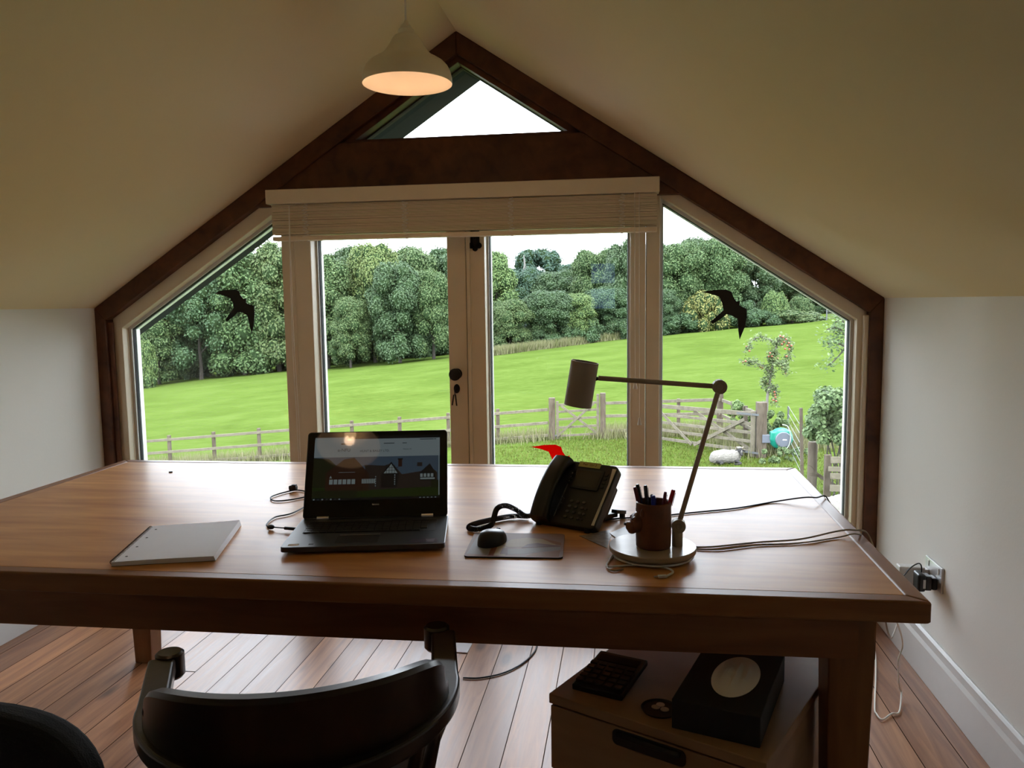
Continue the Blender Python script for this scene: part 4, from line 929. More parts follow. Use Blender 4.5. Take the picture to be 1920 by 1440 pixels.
# ================================================================== OFFICE CHAIR (left edge)
oc = thing('office_chair', 'black upholstered office chair with rounded back at the lower left', 'chair', (-.925, 1.02, 0), .05)
bk = []
for k in range(48):
    a = 2*PI*k/48; x_ = .235*math.copysign(abs(math.cos(a))**.62, math.cos(a)); z_ = .22*math.copysign(abs(math.sin(a))**.5, math.sin(a))
    if z_ > .1: z_ += .012*math.exp(-((x_+.12)/.09)**2)
    bk.append((x_, z_+.606))
MB().prism([(x, z) for x, z in bk], -.15, -.09).build('backrest', M_['fabric'], oc, bevel=.022, segs=4)
MB().slab(rrect(.40, .40, .09, cy=.07), .42, .50).build('seat', M_['fabric'], oc, bevel=.025, segs=4)
MB().bar((0, -.11, .36), (0, -.17, .56), .06, .012, (0, 1, 0)).box((0, -.02, .385), (.07, .24, .03)).build('back_bracket', M_['black'], oc)
MB().lathe([(.028, .09), (.028, .25), (.018, .25), (.018, .42)], 20, Matrix.Translation((0, .12, 0))).build('gas_column', M_['black'], oc, smooth=True)
for k in range(5):
    a = 2*PI*k/5+.3; e = Vector((.27*math.cos(a), .12+.27*math.sin(a), .065))
    l_ = MB().bar((0, .12, .10), e, .045, .025).build('base_leg', M_['black'], oc, bevel=.004)
    MB().lathe([(.0001, -.018), (.028, -.018), (.028, .018), (.0001, .018)], 18, Matrix.Translation((e.x, e.y, .028)) @ Matrix.Rotation(PI/2, 4, 'Y')).build('castor', M_['black'], l_)

# ================================================================== SOCKET, PLUGS, CABLES ON THE RIGHT
s_a, s_b = atx(1738, 1035, XR), atx(1772, 1095, XR)
so = thing('wall_socket', 'metal double wall socket low on the right wall', 'socket', (XR, (2.765+2.936)/2, .40))
MB().box((-.004, 0, 0), (.008, .150, .088)).build('plate', M_['socket'], so, bevel=.002)
for y_ in (-.045, .045): MB().box((-.0085, y_, .026), (.003, .014, .020)).build('rocker_switch', M_['white'], so, bevel=.001)
pk = thing('black_plug_adapter', 'black plug-in power adapter in the near half of the wall socket', 'adapter', (XR-.0086, 2.825, .385))
MB().box((-.030, 0, -.004), (.022, .048, .050)).box((-.009, 0, -.006), (.018, .044, .042)).build('plug_body', M_['black'], pk, bevel=.005)
MB().box((-.052, 0, -.002), (.026, .056, .062)).build('housing', M_['black'], pk, bevel=.008, segs=3)
MB().box((-.045, -.0285, -.004), (.008, .0008, .030)).build('rating_label', M_['paper'], pk)
pw = thing('white_plug_adapter', 'white plug-in charger in the far half of the wall socket', 'adapter', (XR-.0086, 2.905, .378))
MB().box((-.055, 0, 0), (.085, .042, .066)).build('housing', M_['white'], pw, bevel=.004)
MB().box((-.0065, 0, 0), (.013, .042, .050)).build('plug_face', M_['white'], pw, bevel=.002)
cable('adapter_cable', 'thin black cable arching from the black adapter to the desk', [(XR-.055, 2.825, .405), (XR-.056, 2.825, .435), (XR-.075, 2.80, .452), (XR-.11, 2.77, .445), (XR-.15, 2.74, .415), (XR-.19, 2.72, .40), (XR-.30, 2.66, .41), (.62, 2.50, .44), (.57, 2.4, .52), (.50, 2.35, .60)], .0022, M_['rubber'])
wc = [atz(1697, 1172, .30), atz(1692, 1200, .25), atz(1684, 1240, .17), atz(1686, 1285, .06), atz(1690, 1300, .02), atz(1686, 1335, .006), atz(1672, 1338, .006), atz(1654, 1349, .006), atz(1643, 1338, .006), atz(1640, 1325, .006), atz(1642, 1265, .006), atz(1640, 1220, .006), atz(1625, 1190, .006)]
wc = [Vector((.74, 2.35, .50))]+wc[1:]
cable('white_floor_cable', 'thin white cable dangling past the right table leg and bending on the floor', wc, .0028, M_['cord'], 6)
# things beneath the desk
pt = [atz(*p, .001) for p in ((803, 1219), (876, 1225), (888, 1203), (812, 1196))]
tag(MB().slab([(p.x, p.y) for p in pt], .0, .004).build('paper_sheet', M_['paper']), 'sheet of white paper lying on the floorboards under the desk', 'paper')
cable('black_floor_cable', 'thin dark cable curving over the floorboards beneath the desk', [atz(868, 1271, .004), atz(900, 1271, .004), atz(940, 1263, .004), atz(975, 1247, .004), atz(1000, 1225, .004), atz(1008, 1205, .004), atz(1010, 1180, .004)], .003, M_['rubber'])
pwl = thing('hanging_plug', 'small black plug hanging beneath the desk beside the chair arm', 'plug', (-.455, 1.72, .60))
pp_ = aty(819, 1195, 1.80)
pwl.location = (pp_.x, 1.80, pp_.z)
MB().box((0, 0, 0), (.020, .018, .045)).build('plug_body', M_['black'], pwl, bevel=.004)
MB().box((.002, 0, -.030), (.014, .010, .016)).build('plug_end', M_['steel'], pwl)
MB().tube(catmull([(0, 0, .02), (0, .0, .06), (0, .02, .10), (0, .05, TZ-.048-pp_.z)], 5), .002, 6).build('lead', M_['rubber'], pwl)
MB().tube(catmull([(.0, 0, -.02), (-.02, 0, -.012), (-.035, .0, .01), (-.045, .0, .06), (-.05, .03, TZ-.048-pp_.z)], 5), .0018, 6).build('lead', M_['rubber'], pwl)

# ================================================================== OUTDOORS
# sloping field
xs = np.concatenate([np.arange(-60, -12, 3), np.arange(-12, 12, .6), np.arange(12, 100, 3)]); xs = np.concatenate([np.arange(-220, -60, 20), xs, np.arange(100, 220, 20)])
ys = np.concatenate([np.arange(3.66, 30, .6), np.arange(30, 110, 3), np.arange(110, 320, 20)]); fm = MB(); nx_, ny_ = len(xs), len(ys)
vs = []
def bumpz(x, y): return gz(x)+(.04*noise.noise(Vector((x*.5, y*.5, 0)))+.15*noise.noise(Vector((x*.06, y*.06, 3)))*min(1, max(0, (y-26)/20)))
for y_ in ys:
    for x_ in xs: vs.append((x_, y_, bumpz(x_, y_)))
fs = [(j*nx_+i, j*nx_+i+1, (j+1)*nx_+i+1, (j+1)*nx_+i) for j in range(ny_-1) for i in range(nx_-1)]
struct(fm.add(vs, fs).build('field', M_['field'], smooth=False))
for p in bpy.data.objects['field'].data.polygons: p.use_smooth = True

def blades(name, pts, h, w, m, label, cat='grass', lean=.5):
    V = []; F = []
    for i, (x, y, z) in enumerate(pts):
        a = random.uniform(0, 2*PI); hh_ = h*random.uniform(.5, 1.2); dx, dy = math.cos(a)*w, math.sin(a)*w; l = random.uniform(0, lean)*hh_; b = random.uniform(0, 2*PI)
        o = len(V); V += [(x-dx, y-dy, z-.02), (x+dx, y+dy, z-.02), (x+math.cos(b)*l, y+math.sin(b)*l, z+hh_)]; F.append((o, o+1, o+2))
    me = bpy.data.meshes.new(name); me.from_pydata(V, [], F); me.materials.append(m); o = bpy.data.objects.new(name, me); COL.objects.link(o)
    tag(o, label, cat, kind='stuff'); return o
pts = []
for k in range(42000):
    y_ = 11+14*random.random()**.8; x_ = random.uniform(-.20, .34)*y_; 
    if x_ < -2.5 and y_ > 24: continue
    pts.append((x_, y_, bumpz(x_, y_)))
blades('lawn_grass', pts, .07, .016, LG['grass'], 'short bright green grass of the yard in front of the gates', lean=1.2)
# long dry grass along the fence
FY = 24.7
def fence_pt(px, y): d = ray(px, 800); t = y/d.y; return Vector((d.x*t, y, gz(d.x*t)))
F0, F1 = fence_pt(150, FY), fence_pt(1035, 24.75); G1 = fence_pt(1123, 24.6); K = fence_pt(1350, 23.3); HP = Vector((gnd(1426, 857).x, gnd(1426, 857).y, gz(gnd(1426, 857).x)))
pts = []
def strip(a, b, n, w):
    for k in range(n):
        t = random.random(); p = lerp(a, b, t); x_, y_ = p.x+random.gauss(0, w), p.y+.25+random.gauss(0, w); pts.append((x_, y_, bumpz(x_, y_)))
strip(F0, F1, 9000, .28); strip(G1, K, 3500, .25); strip(K, HP, 2500, .3); strip(HP+Vector((.3, .5, 0)), HP+Vector((1.6, .8, 0)), 2500, .35)
blades('long_grass', pts, .42, .012, LG['straw'], 'long dry straw-coloured grass growing along the wooden fences')
wb = []
for k in range(9000):
    px = random.uniform(905, 1190); p = gnd(px, 0.0 if False else (668-(px-905)*.125)); x_ = p.x; y_ = p.y+random.uniform(-1.5, 1.2); wb.append((x_, y_, gz(x_)))
blades('meadow_edge_grass', wb, .9, .05, LG['straw'], 'pale straw grass at the foot of the woodland in the middle')

def box_post(p, w, h, name, m, par, zt=0, rz=0):
    z = gz(p[0])-.15; return MB().box((p[0], p[1], z+(h+.15)/2), (w, w, h+.15), Matrix.Rotation(rz, 3, 'Z')).build(name, m, par, world=True, bevel=.008)
def rail_fence(label, a, b, nposts, hs, thick=.09, cat='fence', pw=.10, ph_=1.12, skip=(), ppts=None):
    r = thing('post_and_rail_fence', label, cat, (a.x, a.y, gz(a.x)))
    for k in range(nposts):
        if k in skip: continue
        t = k/(nposts-1); p = lerp(a, b, t) if ppts is None else ppts[k]; box_post((p.x, p.y+.06), pw, ph_, 'post', M_['post'], r, rz=random.uniform(-.1, .1))
    for h in hs: MB().bar(Vector((a.x, a.y, gz(a.x)+h)), Vector((b.x, b.y, gz(b.x)+h)), .038, thick).build('rail', M_['rail'], r, world=True, bevel=.006)
    return r
rail_fence('long weathered post and rail fence across the field left of the small gate', F0, F1-Vector((.12, 0, 0)), 11, (.16, .56, .98), skip=(10,))
rail_fence('short post and rail fence between the small gate and the corner post', G1+Vector((.08, 0, 0)), K, 4, (.20, .66, 1.06), skip=(0,))
rail_fence('post and rail fence running from the corner post to the big gate post', K+Vector((.05, -.05, 0)), HP+Vector((-.02, .12, 0)), 4, (.20, .60, 1.04), skip=(0, 3))
def gatepost(p, w, h, label): return tag(MB().box((p.x, p.y, gz(p.x)+h/2-.1), (w, w, h+.2)).build('gate_post', M_['post'], bevel=.012), label, 'post')
gatepost(F1+Vector((0, .02, 0)), .19, 1.34, 'thick square post at the left side of the small gate')
gatepost(G1+Vector((.12, 0, 0)), .17, 1.38, 'thick square post at the right side of the small gate')
gatepost(K+Vector((.0, .08, 0)), .17, 1.35, 'square corner post where the rails meet behind the big gate')
gatepost(HP, .24, 1.36, 'stout brown post carrying the big gate and the hose reel')
# small gate
sg_ = thing('small_gate', 'small weathered wooden gate with crossed braces', 'gate', (F1.x+.16, F1.y, gz(F1.x)))
a, b = F1+Vector((.17, 0, 0)), G1+Vector((-.03, 0, 0))
def zq(p, h): return Vector((p.x, p.y, gz(p.x)+h))
MB().bar(zq(a, .02), zq(a, 1.22), .085, .06, (0, 1, 0)).build('stile', M_['rail'], sg_, world=True, bevel=.006)
MB().bar(zq(b, .02), zq(b, 1.36), .085, .06, (0, 1, 0)).build('stile', M_['rail'], sg_, world=True, bevel=.006)
for h in (.12, .38, .64, .88, 1.10): MB().bar(zq(a, h), zq(b, h), .03, .07).build('bar', M_['rail'], sg_, world=True, bevel=.004)
off = Vector((0, -.035, 0))
MB().bar(zq(a, 1.08)+off+Vector((.12, 0, 0)), zq(b, .12)+off, .022, .07).build('brace', M_['rail'], sg_, world=True, bevel=.004)
MB().bar(zq(a, .12)+off*1.6, zq(b, 1.08)+off*1.6-Vector((.12, 0, 0)), .022, .07).build('brace', M_['rail'], sg_, world=True, bevel=.004)
MB().box(zq(a, .14)+Vector((-.04, -.05, 0)), (.12, .02, .05)).build('hinge', M_['galv'], sg_, world=True)
# five bar gate
hg = HP+Vector((-.20, -.02, 0)); ge = fence_pt(1205, 23.4)
fg = thing('five_bar_gate', 'wide weathered five-bar field gate with diagonal braces', 'gate', (hg.x, hg.y, gz(hg.x)))
def q(t, h): p = lerp(hg, ge, t); return Vector((p.x, p.y, gz(p.x)+h))
MB().bar(q(0, .03), q(0, 1.16), .10, .08, (0, 1, 0)).build('stile', M_['rail'], fg, world=True, bevel=.006)
MB().bar(q(1, .05), q(1, 1.12), .08, .06, (0, 1, 0)).build('stile', M_['rail'], fg, world=True, bevel=.006)
for h, th in ((.16, .08), (.40, .075), (.62, .075), (.84, .075), (1.08, .11)): MB().bar(q(0, h), q(1, h), .035, th).build('bar', M_['rail'], fg, world=True, bevel=.005)
o_ = Vector((-.03, -.05, 0))
MB().bar(q(.06, .94)+o_, q(.48, .12)+o_, .025, .085).build('brace', M_['rail'], fg, world=True, bevel=.004)
MB().bar(q(.50, .12)+o_, q(.84, 1.02)+o_, .025, .085).build('brace', M_['rail'], fg, world=True, bevel=.004)
o2 = Vector((.03, .05, 0))
MB().bar(q(.02, .18)+o2, q(.5, 1.02)+o2, .025, .085).build('brace', M_['rail'], fg, world=True, bevel=.004)
for h in (1.08, .14): MB().bar(q(-.05, h)+o_*.9, q(.12, h)+o_*.9, .012, .05).build('hinge_strap', M_['galv'], fg, world=True)
# hose reel
hc = aty(1464, 822, HP.y-.1); 
hr_ = thing('hose_reel', 'green wall-mounted hose reel with grey disc fixed to the big gate post', 'hose reel', hc)
def rdisc(c, r, t, m, name, segs=32, y=0): return MB().lathe([(.0001, -t/2), (r*.9, -t/2), (r, -t/2+.02), (r, t/2-.02), (r*.9, t/2), (.0001, t/2)], segs, Matrix.Translation(c) @ RX).build(name, m, hr_, smooth=True)
cas = MB().ball((0, 0, 0), (.29, .13, .27), 24).box((-.13, 0, .06), (.26, .20, .22)).box((.06, 0, .13), (.34, .2, .14))
co = cas.build('casing', M_['green'], hr_, weld=True); rm = co.modifiers.new('r', 'REMESH'); rm.mode = 'VOXEL'; rm.voxel_size = .018; rm.use_smooth_shade = True; sm_ = co.modifiers.new('s', 'SMOOTH'); sm_.iterations = 8
rdisc((.04, -.125, -.01), .19, .05, M_['grey'], 'side_disc')
MB().box((.065, -.151, -.01), (.09, .003, .022)).build('white_badge', M_['paper'], hr_)
MB().box((-.34, 0, -.01), (.20, .10, .20)).build('wall_bracket', M_['grey'], hr_, bevel=.01)
MB().tube(catmull([(.0, -.14, .36), (.12, -.17, .32), (.19, -.18, .10), (.15, -.19, -.15), (.04, -.18, -.24), (-.06, -.16, -.22)], 6), .012, 8).build('hose', M_['hose'], hr_, smooth=True)
MB().tube(catmull([(-.02, .05, -.24), (-.02, .02, -.36), (.03, -.04, -.50), (.06, -.06, -.55)], 6), .014, 8).build('hose', M_['hose'], hr_, smooth=True)
# round post, brush stems, slatted pallet fence
rp = aty(1522, 912, 16.0)
rpo = MB().lathe([(.0001, -.2), (.088, -.2), (.092, .3), (.088, 1.02), (.075, 1.05), (.0001, 1.05)], 20, Matrix.Translation((rp.x, 16, gz(rp.x)))).build('round_post', M_['post'], smooth=True)
tag(rpo, 'round grey wooden post left of the bush outside the right window', 'post')
MBs = MB().bar((rp.x+.07, 16, gz(rp.x)+.42), (rp.x+.50, 16.02, gz(rp.x)+.14), .06, .07); MBs.build('strut', M_['post'], rpo, world=False)
pal = thing('slatted_fence', 'low fence of rough grey boards beneath the bush at the right', 'fence', (aty(1560, 900, 14.6).x, 14.6, gz(4)))
pxs = aty(1560, 880, 14.6).x; pz_ = gz(pxs)
for x_ in (pxs-.06, pxs+.22): MB().box((x_, 14.66, pz_+.5), (.16 if x_ > pxs else .12, .08, 1.1)).build('upright', M_['post'], pal, world=True, bevel=.01)
for (py0, py1, x0_) in ((856, 868, 1557), (876, 885, 1553), (887, 898, 1557), (910, 922, 1557)):
    z0, z1 = aty(1560, py1, 14.55).z, aty(1560, py0, 14.55).z; xa = aty(x0_, 880, 14.55).x
    MB().box((xa+.75, 14.55, (z0+z1)/2), (1.5, .03, z1-z0), Matrix.Rotation(random.uniform(-.02, .02), 3, 'Y')).build('board', M_['rail'], pal, world=True, bevel=.004)
# wire fence behind the reel
wf = thing('wire_fence', 'thin post and wire fence behind the green hose reel', 'fence', (aty(1490, 830, 18).x, 18, gz(4)))
wa, wb_ = aty(1477, 820, 20.5), aty(1506, 820, 17.2); wa.z = gz(wa.x); wb_.z = gz(wb_.x)
MB().bar(wa, wa+Vector((0, 0, aty(1477, 762, 20.5).z-wa.z)), .04, .04, (0, 1, 0)).build('stake', M_['galv'], wf, world=True)
MB().bar(wb_, wb_+Vector((-.06, 0, aty(1500, 765, 17.2).z-wb_.z)), .06, .06, (0, 1, 0)).build('stake', M_['post'], wf, world=True)
for k in range(6): MB().tube([wa+Vector((0, 0, 1.12-k*.19)), wb_+Vector((0, 0, 1.08-k*.19))], .006, 6).build('wire', M_['galv'], wf, world=True)
# far metal gate
mg = thing('metal_field_gate', 'grey metal field gate in the far hedge at the top right', 'gate', (aty(1562, 592, 92).x, 92, gz(24)))
ga_, gb_ = aty(1550, 592, 90.5), aty(1590, 592, 90.5)
for k in range(6): zz = gz(ga_.x)+.2+k*.22; MB().tube([(ga_.x, 90.5, zz), (gb_.x, 90.5, zz)], .03, 6).build('bar', M_['galv'], mg, world=True)
for x_ in (ga_.x, gb_.x): MB().box((x_, 90.5, gz(x_)+.7), (.12, .1, 1.5)).build('post', M_['galv'], mg, world=True)

# ------------------------------------------------------------------ sheep
# fleece
def woolly(mb, name, par, vox=.022, disp=.020):
    o = mb.build(name, M_['wool'], par, weld=True); r = o.modifiers.new('r', 'REMESH'); r.mode = 'VOXEL'; r.voxel_size = vox; r.use_smooth_shade = True
    s = o.modifiers.new('s', 'SMOOTH'); s.iterations = 5
    tx = bpy.data.textures.new('fleece_curls', 'CLOUDS'); tx.noise_scale = .05; tx.noise_depth = 3; d = o.modifiers.new('d', 'DISPLACE'); d.texture = tx; d.strength = disp*2; d.mid_level = .5
    return o
sp_ = gnd(1364, 869); shp = thing('lying_sheep', 'pale woolly sheep with black-and-white face lying on the grass by the big gate', 'sheep', (sp_.x, sp_.y, gz(sp_.x)), 0)
shp.scale = (.70, .70, .70)
b = MB().ball((-.12, 0, .24), (.42, .25, .25), 20).ball((-.36, -.02, .22), (.24, .24, .23), 20).ball((.18, 0, .25), (.27, .22, .24), 20).ball((.32, -.02, .33), (.15, .14, .17), 16).ball((-.50, .0, .16), (.12, .16, .14), 16)
woolly(b, 'body', shp)
h = MB().ball((.40, -.08, .47), (.085, .095, .12), 16).ball((.43, -.17, .40), (.055, .10, .065), 16, Matrix.Rotation(.6, 3, 'X')).ball((.44, -.23, .35), (.045, .05, .045), 14)
ho = h.build('head', M_['sheepface'], shp, weld=True); r = ho.modifiers.new('r', 'REMESH'); r.mode = 'VOXEL'; r.voxel_size = .012; r.use_smooth_shade = True; ho.modifiers.new('s', 'SMOOTH').iterations = 5
MB().ball((.435, -.215, .445), (.020, .045, .075), 12, Matrix.Rotation(.6, 3, 'X')).build('blaze', M_['wool'], shp, smooth=True)
MB().ball((.38, -.06, .56), (.085, .07, .05), 14).build('topknot', M_['wool'], shp, smooth=True)
for s in (-1, 1):
    MB().ball((.41+s*.12, -.07, .47), (.065, .02, .032), 12, Matrix.Rotation(s*.35, 3, 'Y')).build('ear', M_['sheepface'], shp, smooth=True)
    MB().tube(catmull([(.41+s*.05, -.09, .55), (.41+s*.10, -.03, .58), (.41+s*.14, .02, .53), (.41+s*.14, .0, .46), (.41+s*.12, -.05, .43)], 5), [.024-.0009*i for i in range(21)], 10).build('horn', M_['horn'], shp, smooth=True)
    MB().ball((.41+s*.058, -.155, .475), .012, 10).build('eye', M_['black'], shp, smooth=True)
MB().tube(catmull([(.25, -.20, .14), (.40, -.30, .07), (.30, -.36, .05), (.18, -.34, .05)], 5), [.05-.0018*i for i in range(16)], 10).build('foreleg', M_['sheepface'], shp, smooth=True)
MB().tube(catmull([(-.38, -.18, .12), (-.20, -.28, .07), (-.28, -.33, .04)], 5), [.06-.003*i for i in range(11)], 10).build('hind_leg', M_['sheepface'], shp, smooth=True)
sx0 = aty(1612, 940, 12.6).x; sz0 = gz(sx0); s2 = thing('standing_sheep', 'woolly back of a sheep standing just outside the right window', 'sheep', (sx0, 12.6, sz0), -.1)
b = MB().ball((-.15, 0, .56), (.46, .26, .27), 20).ball((.25, 0, .58), (.34, .24, .26), 20).ball((.52, 0, .68), (.18, .14, .18), 16).ball((-.42, 0, .55), (.20, .22, .22), 16)
woolly(b, 'body', s2)
h = MB().ball((.72, 0, .74), (.13, .085, .09), 16).ball((.84, 0, .68), (.09, .055, .06), 14); h.build('head', M_['sheepface'], s2, smooth=True)
for s in (-1, 1): MB().ball((.66, s*.13, .77), (.03, .07, .025), 12).build('ear', M_['sheepface'], s2, smooth=True)
for x_ in (-.42, .30):
    for s in (-1, 1): MB().tube([(x_, s*.13, .45), (x_+.02, s*.13, .28), (x_, s*.13, .24), (x_, s*.13, -.02)], [.06, .038, .032, .026], 10).build('leg', M_['sheepface'], s2, smooth=True)

# ------------------------------------------------------------------ foliage
def leafmesh(name, P_, Nn, size, mats_, core=None, ar=.62):
    """P_ (n,3) leaf positions, Nn outward normals; each leaf a folded rhombus"""
    n = len(P_); rnd = RNG.normal(size=(n, 3)); Nn = Nn+rnd*.38; Nn /= np.linalg.norm(Nn, axis=1)[:, None]
    T = np.cross(Nn, RNG.normal(size=(n, 3))); T /= np.linalg.norm(T, axis=1)[:, None]; B = np.cross(Nn, T)
    s = size*RNG.uniform(.6, 1.35, (n, 1)); v = np.empty((n, 4, 3))
    v[:, 0] = P_-T*s; v[:, 1] = P_+B*s*ar+Nn*s*.12; v[:, 2] = P_+T*s-Nn*s*.15; v[:, 3] = P_-B*s*ar+Nn*s*.12
    V = v.reshape(-1, 3); me = bpy.data.meshes.new(name); nv = 4*n; nf = n
    cv, cf = (np.array([tuple(q) for q in core.v]).reshape(-1, 3), core.f) if core else (np.zeros((0, 3)), [])
    Fq = np.arange(nv).reshape(-1, 4)
    loops = list(Fq.reshape(-1)); tot_ = [4]*n
    for f in cf: loops += [i+nv for i in f]; tot_.append(len(f))
    starts = np.concatenate([[0], np.cumsum(tot_)[:-1]])
    me.vertices.add(nv+len(cv)); me.vertices.foreach_set('co', np.concatenate([V, cv]).ravel())
    me.loops.add(len(loops)); me.loops.foreach_set('vertex_index', np.array(loops, dtype=np.int32))
    me.polygons.add(len(tot_)); me.polygons.foreach_set('loop_start', starts.astype(np.int32)); me.polygons.foreach_set('loop_total', np.array(tot_, dtype=np.int32))
    for m in mats_: me.materials.append(m)
    me.polygons.foreach_set('material_index', np.array([0]*n+[1]*len(cf), dtype=np.int32)); me.update(calc_edges=True); me.validate(); return me
def blobset(kind, seed):
    r = np.random.default_rng(seed); out = []
    if kind == 'round': spec = (70, .36, .30, 1.0, (.085, .15))
    elif kind == 'tall': spec = (70, .27, .16, 1.0, (.07, .12))
    elif kind == 'pine': spec = (60, .33, .38, 1.0, (.06, .11))
    else: spec = (60, .50, .0, .5, (.085, .14))
    nb, R_, z0, z1, (ra, rb) = spec
    for i in range(nb):
        t = r.random()**.8; z = z0+.0+(z1-z0-rb)*t+rb*.2
        zc_ = (z-z0)/(z1-z0)
        prof_ = {'round': math.sin(PI*min(1, .18+.80*zc_))**.55, 'tall': math.sin(PI*min(1, .16+.80*zc_))**.6, 'pine': .35+.65*math.sin(PI*min(1, .2+.75*zc_)), 'bush': math.cos(PI/2*zc_)**.6}[kind]
        a = r.random()*2*PI; rr0 = R_*prof_*(.45+.55*r.random()**.5); b = r.uniform(ra, rb)
        out.append((math.cos(a)*max(0, rr0-b*.5), math.sin(a)*max(0, rr0-b*.5), z+b*.3, b))
    # lower skirt so front trees reach the ground
    if kind != 'bush':
        for i in range(22): a = r.random()*2*PI; out.append((math.cos(a)*R_*.72, math.sin(a)*R_*.72, r.uniform(.09, z0+.09), r.uniform(.07, .12)))
    return out
def foliage(kind, seed, nleaf, size, m):
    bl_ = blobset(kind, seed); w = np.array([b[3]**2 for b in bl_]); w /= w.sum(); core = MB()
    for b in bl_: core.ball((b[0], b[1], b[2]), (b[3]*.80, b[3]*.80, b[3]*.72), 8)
    idx = RNG.choice(len(bl_), nleaf, p=w); B = np.array(bl_)[idx]; d = RNG.normal(size=(nleaf, 3)); d[:, 2] += .35; d /= np.linalg.norm(d, axis=1)[:, None]
    rad = B[:, 3:4]*RNG.uniform(.80, 1.12, (nleaf, 1)); Pp = B[:, :3]+d*rad*np.array([1, 1, .85]); Pp[:, 2] = np.maximum(Pp[:, 2], .01)
    Nn = d+np.array([0, 0, .5])
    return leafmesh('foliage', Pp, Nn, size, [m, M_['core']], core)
FOL = {}
def getfol(kind, tint, v):
    k = (kind, tint, v)
    if k not in FOL:
        n, s = {'round': (34000, .0118), 'tall': (28000, .0118), 'pine': (18000, .013), 'bush': (10000, .0165)}[kind]
        FOL[k] = foliage(kind, 31*v+len(kind), n, s, LG[tint])
    return FOL[k]
def trunkmesh(kind):
    k = ('trunk', kind)
    if k not in FOL:
        mb = MB().tube([(0, 0, -.03), (.004, 0, .15), (-.006, .004, .35), (.004, 0, .6), (0, 0, .85)], [.030, .023, .019, .012, .004], 8)
        for i in range(6):
            a = i*1.05; z = .30+.07*i; mb.tube([(0, 0, z), (.10*math.cos(a), .10*math.sin(a), z+.09), (.19*math.cos(a), .19*math.sin(a), z+.13)], [.010, .007, .003], 6)
        o = mb.build('trunk', M_['bark']); FOL[k] = o.data; bpy.data.objects.remove(o)
    return FOL[k]
def tree(px, dist, top, wpx, kind, tint, v, label, name='woodland_tree', cat='tree', group=None, base=None):
    p = aty(px, 600, dist); x = p.x; z0 = gz(x) if base is None else base; zt = aty(px, top, dist).z; H_ = zt-z0; Wd = wpx/FPX*dist
    r = thing(name, label, cat, (x, dist, z0-.1), random.uniform(0, 6.28), group)
    rad = {'round': .44, 'tall': .33, 'pine': .38, 'bush': .56}[kind]
    f = bpy.data.objects.new('foliage', getfol(kind, tint, v)); COL.objects.link(f); f.parent = r; f.scale = (Wd/2/rad, Wd/2/rad, H_/.5 if kind == 'bush' else H_)
    t = bpy.data.objects.new('trunk', trunkmesh(kind)); COL.objects.link(t); t.parent = r; t.scale = (Wd/2/rad if kind == 'bush' else H_*.7, Wd/2/rad if kind == 'bush' else H_*.7, H_*.8)
    return r
GL = 'woodland trees seen through the left side window'; GM = 'woodland trees seen through the left glass door'; GR = 'woodland trees seen through the right glass door'; GW = 'woodland trees seen through the right side window'
BK = 'crowns filling the woodland behind the front row'
BU = 'shaded undergrowth filling the gaps between the trunks of the woodland at the left'
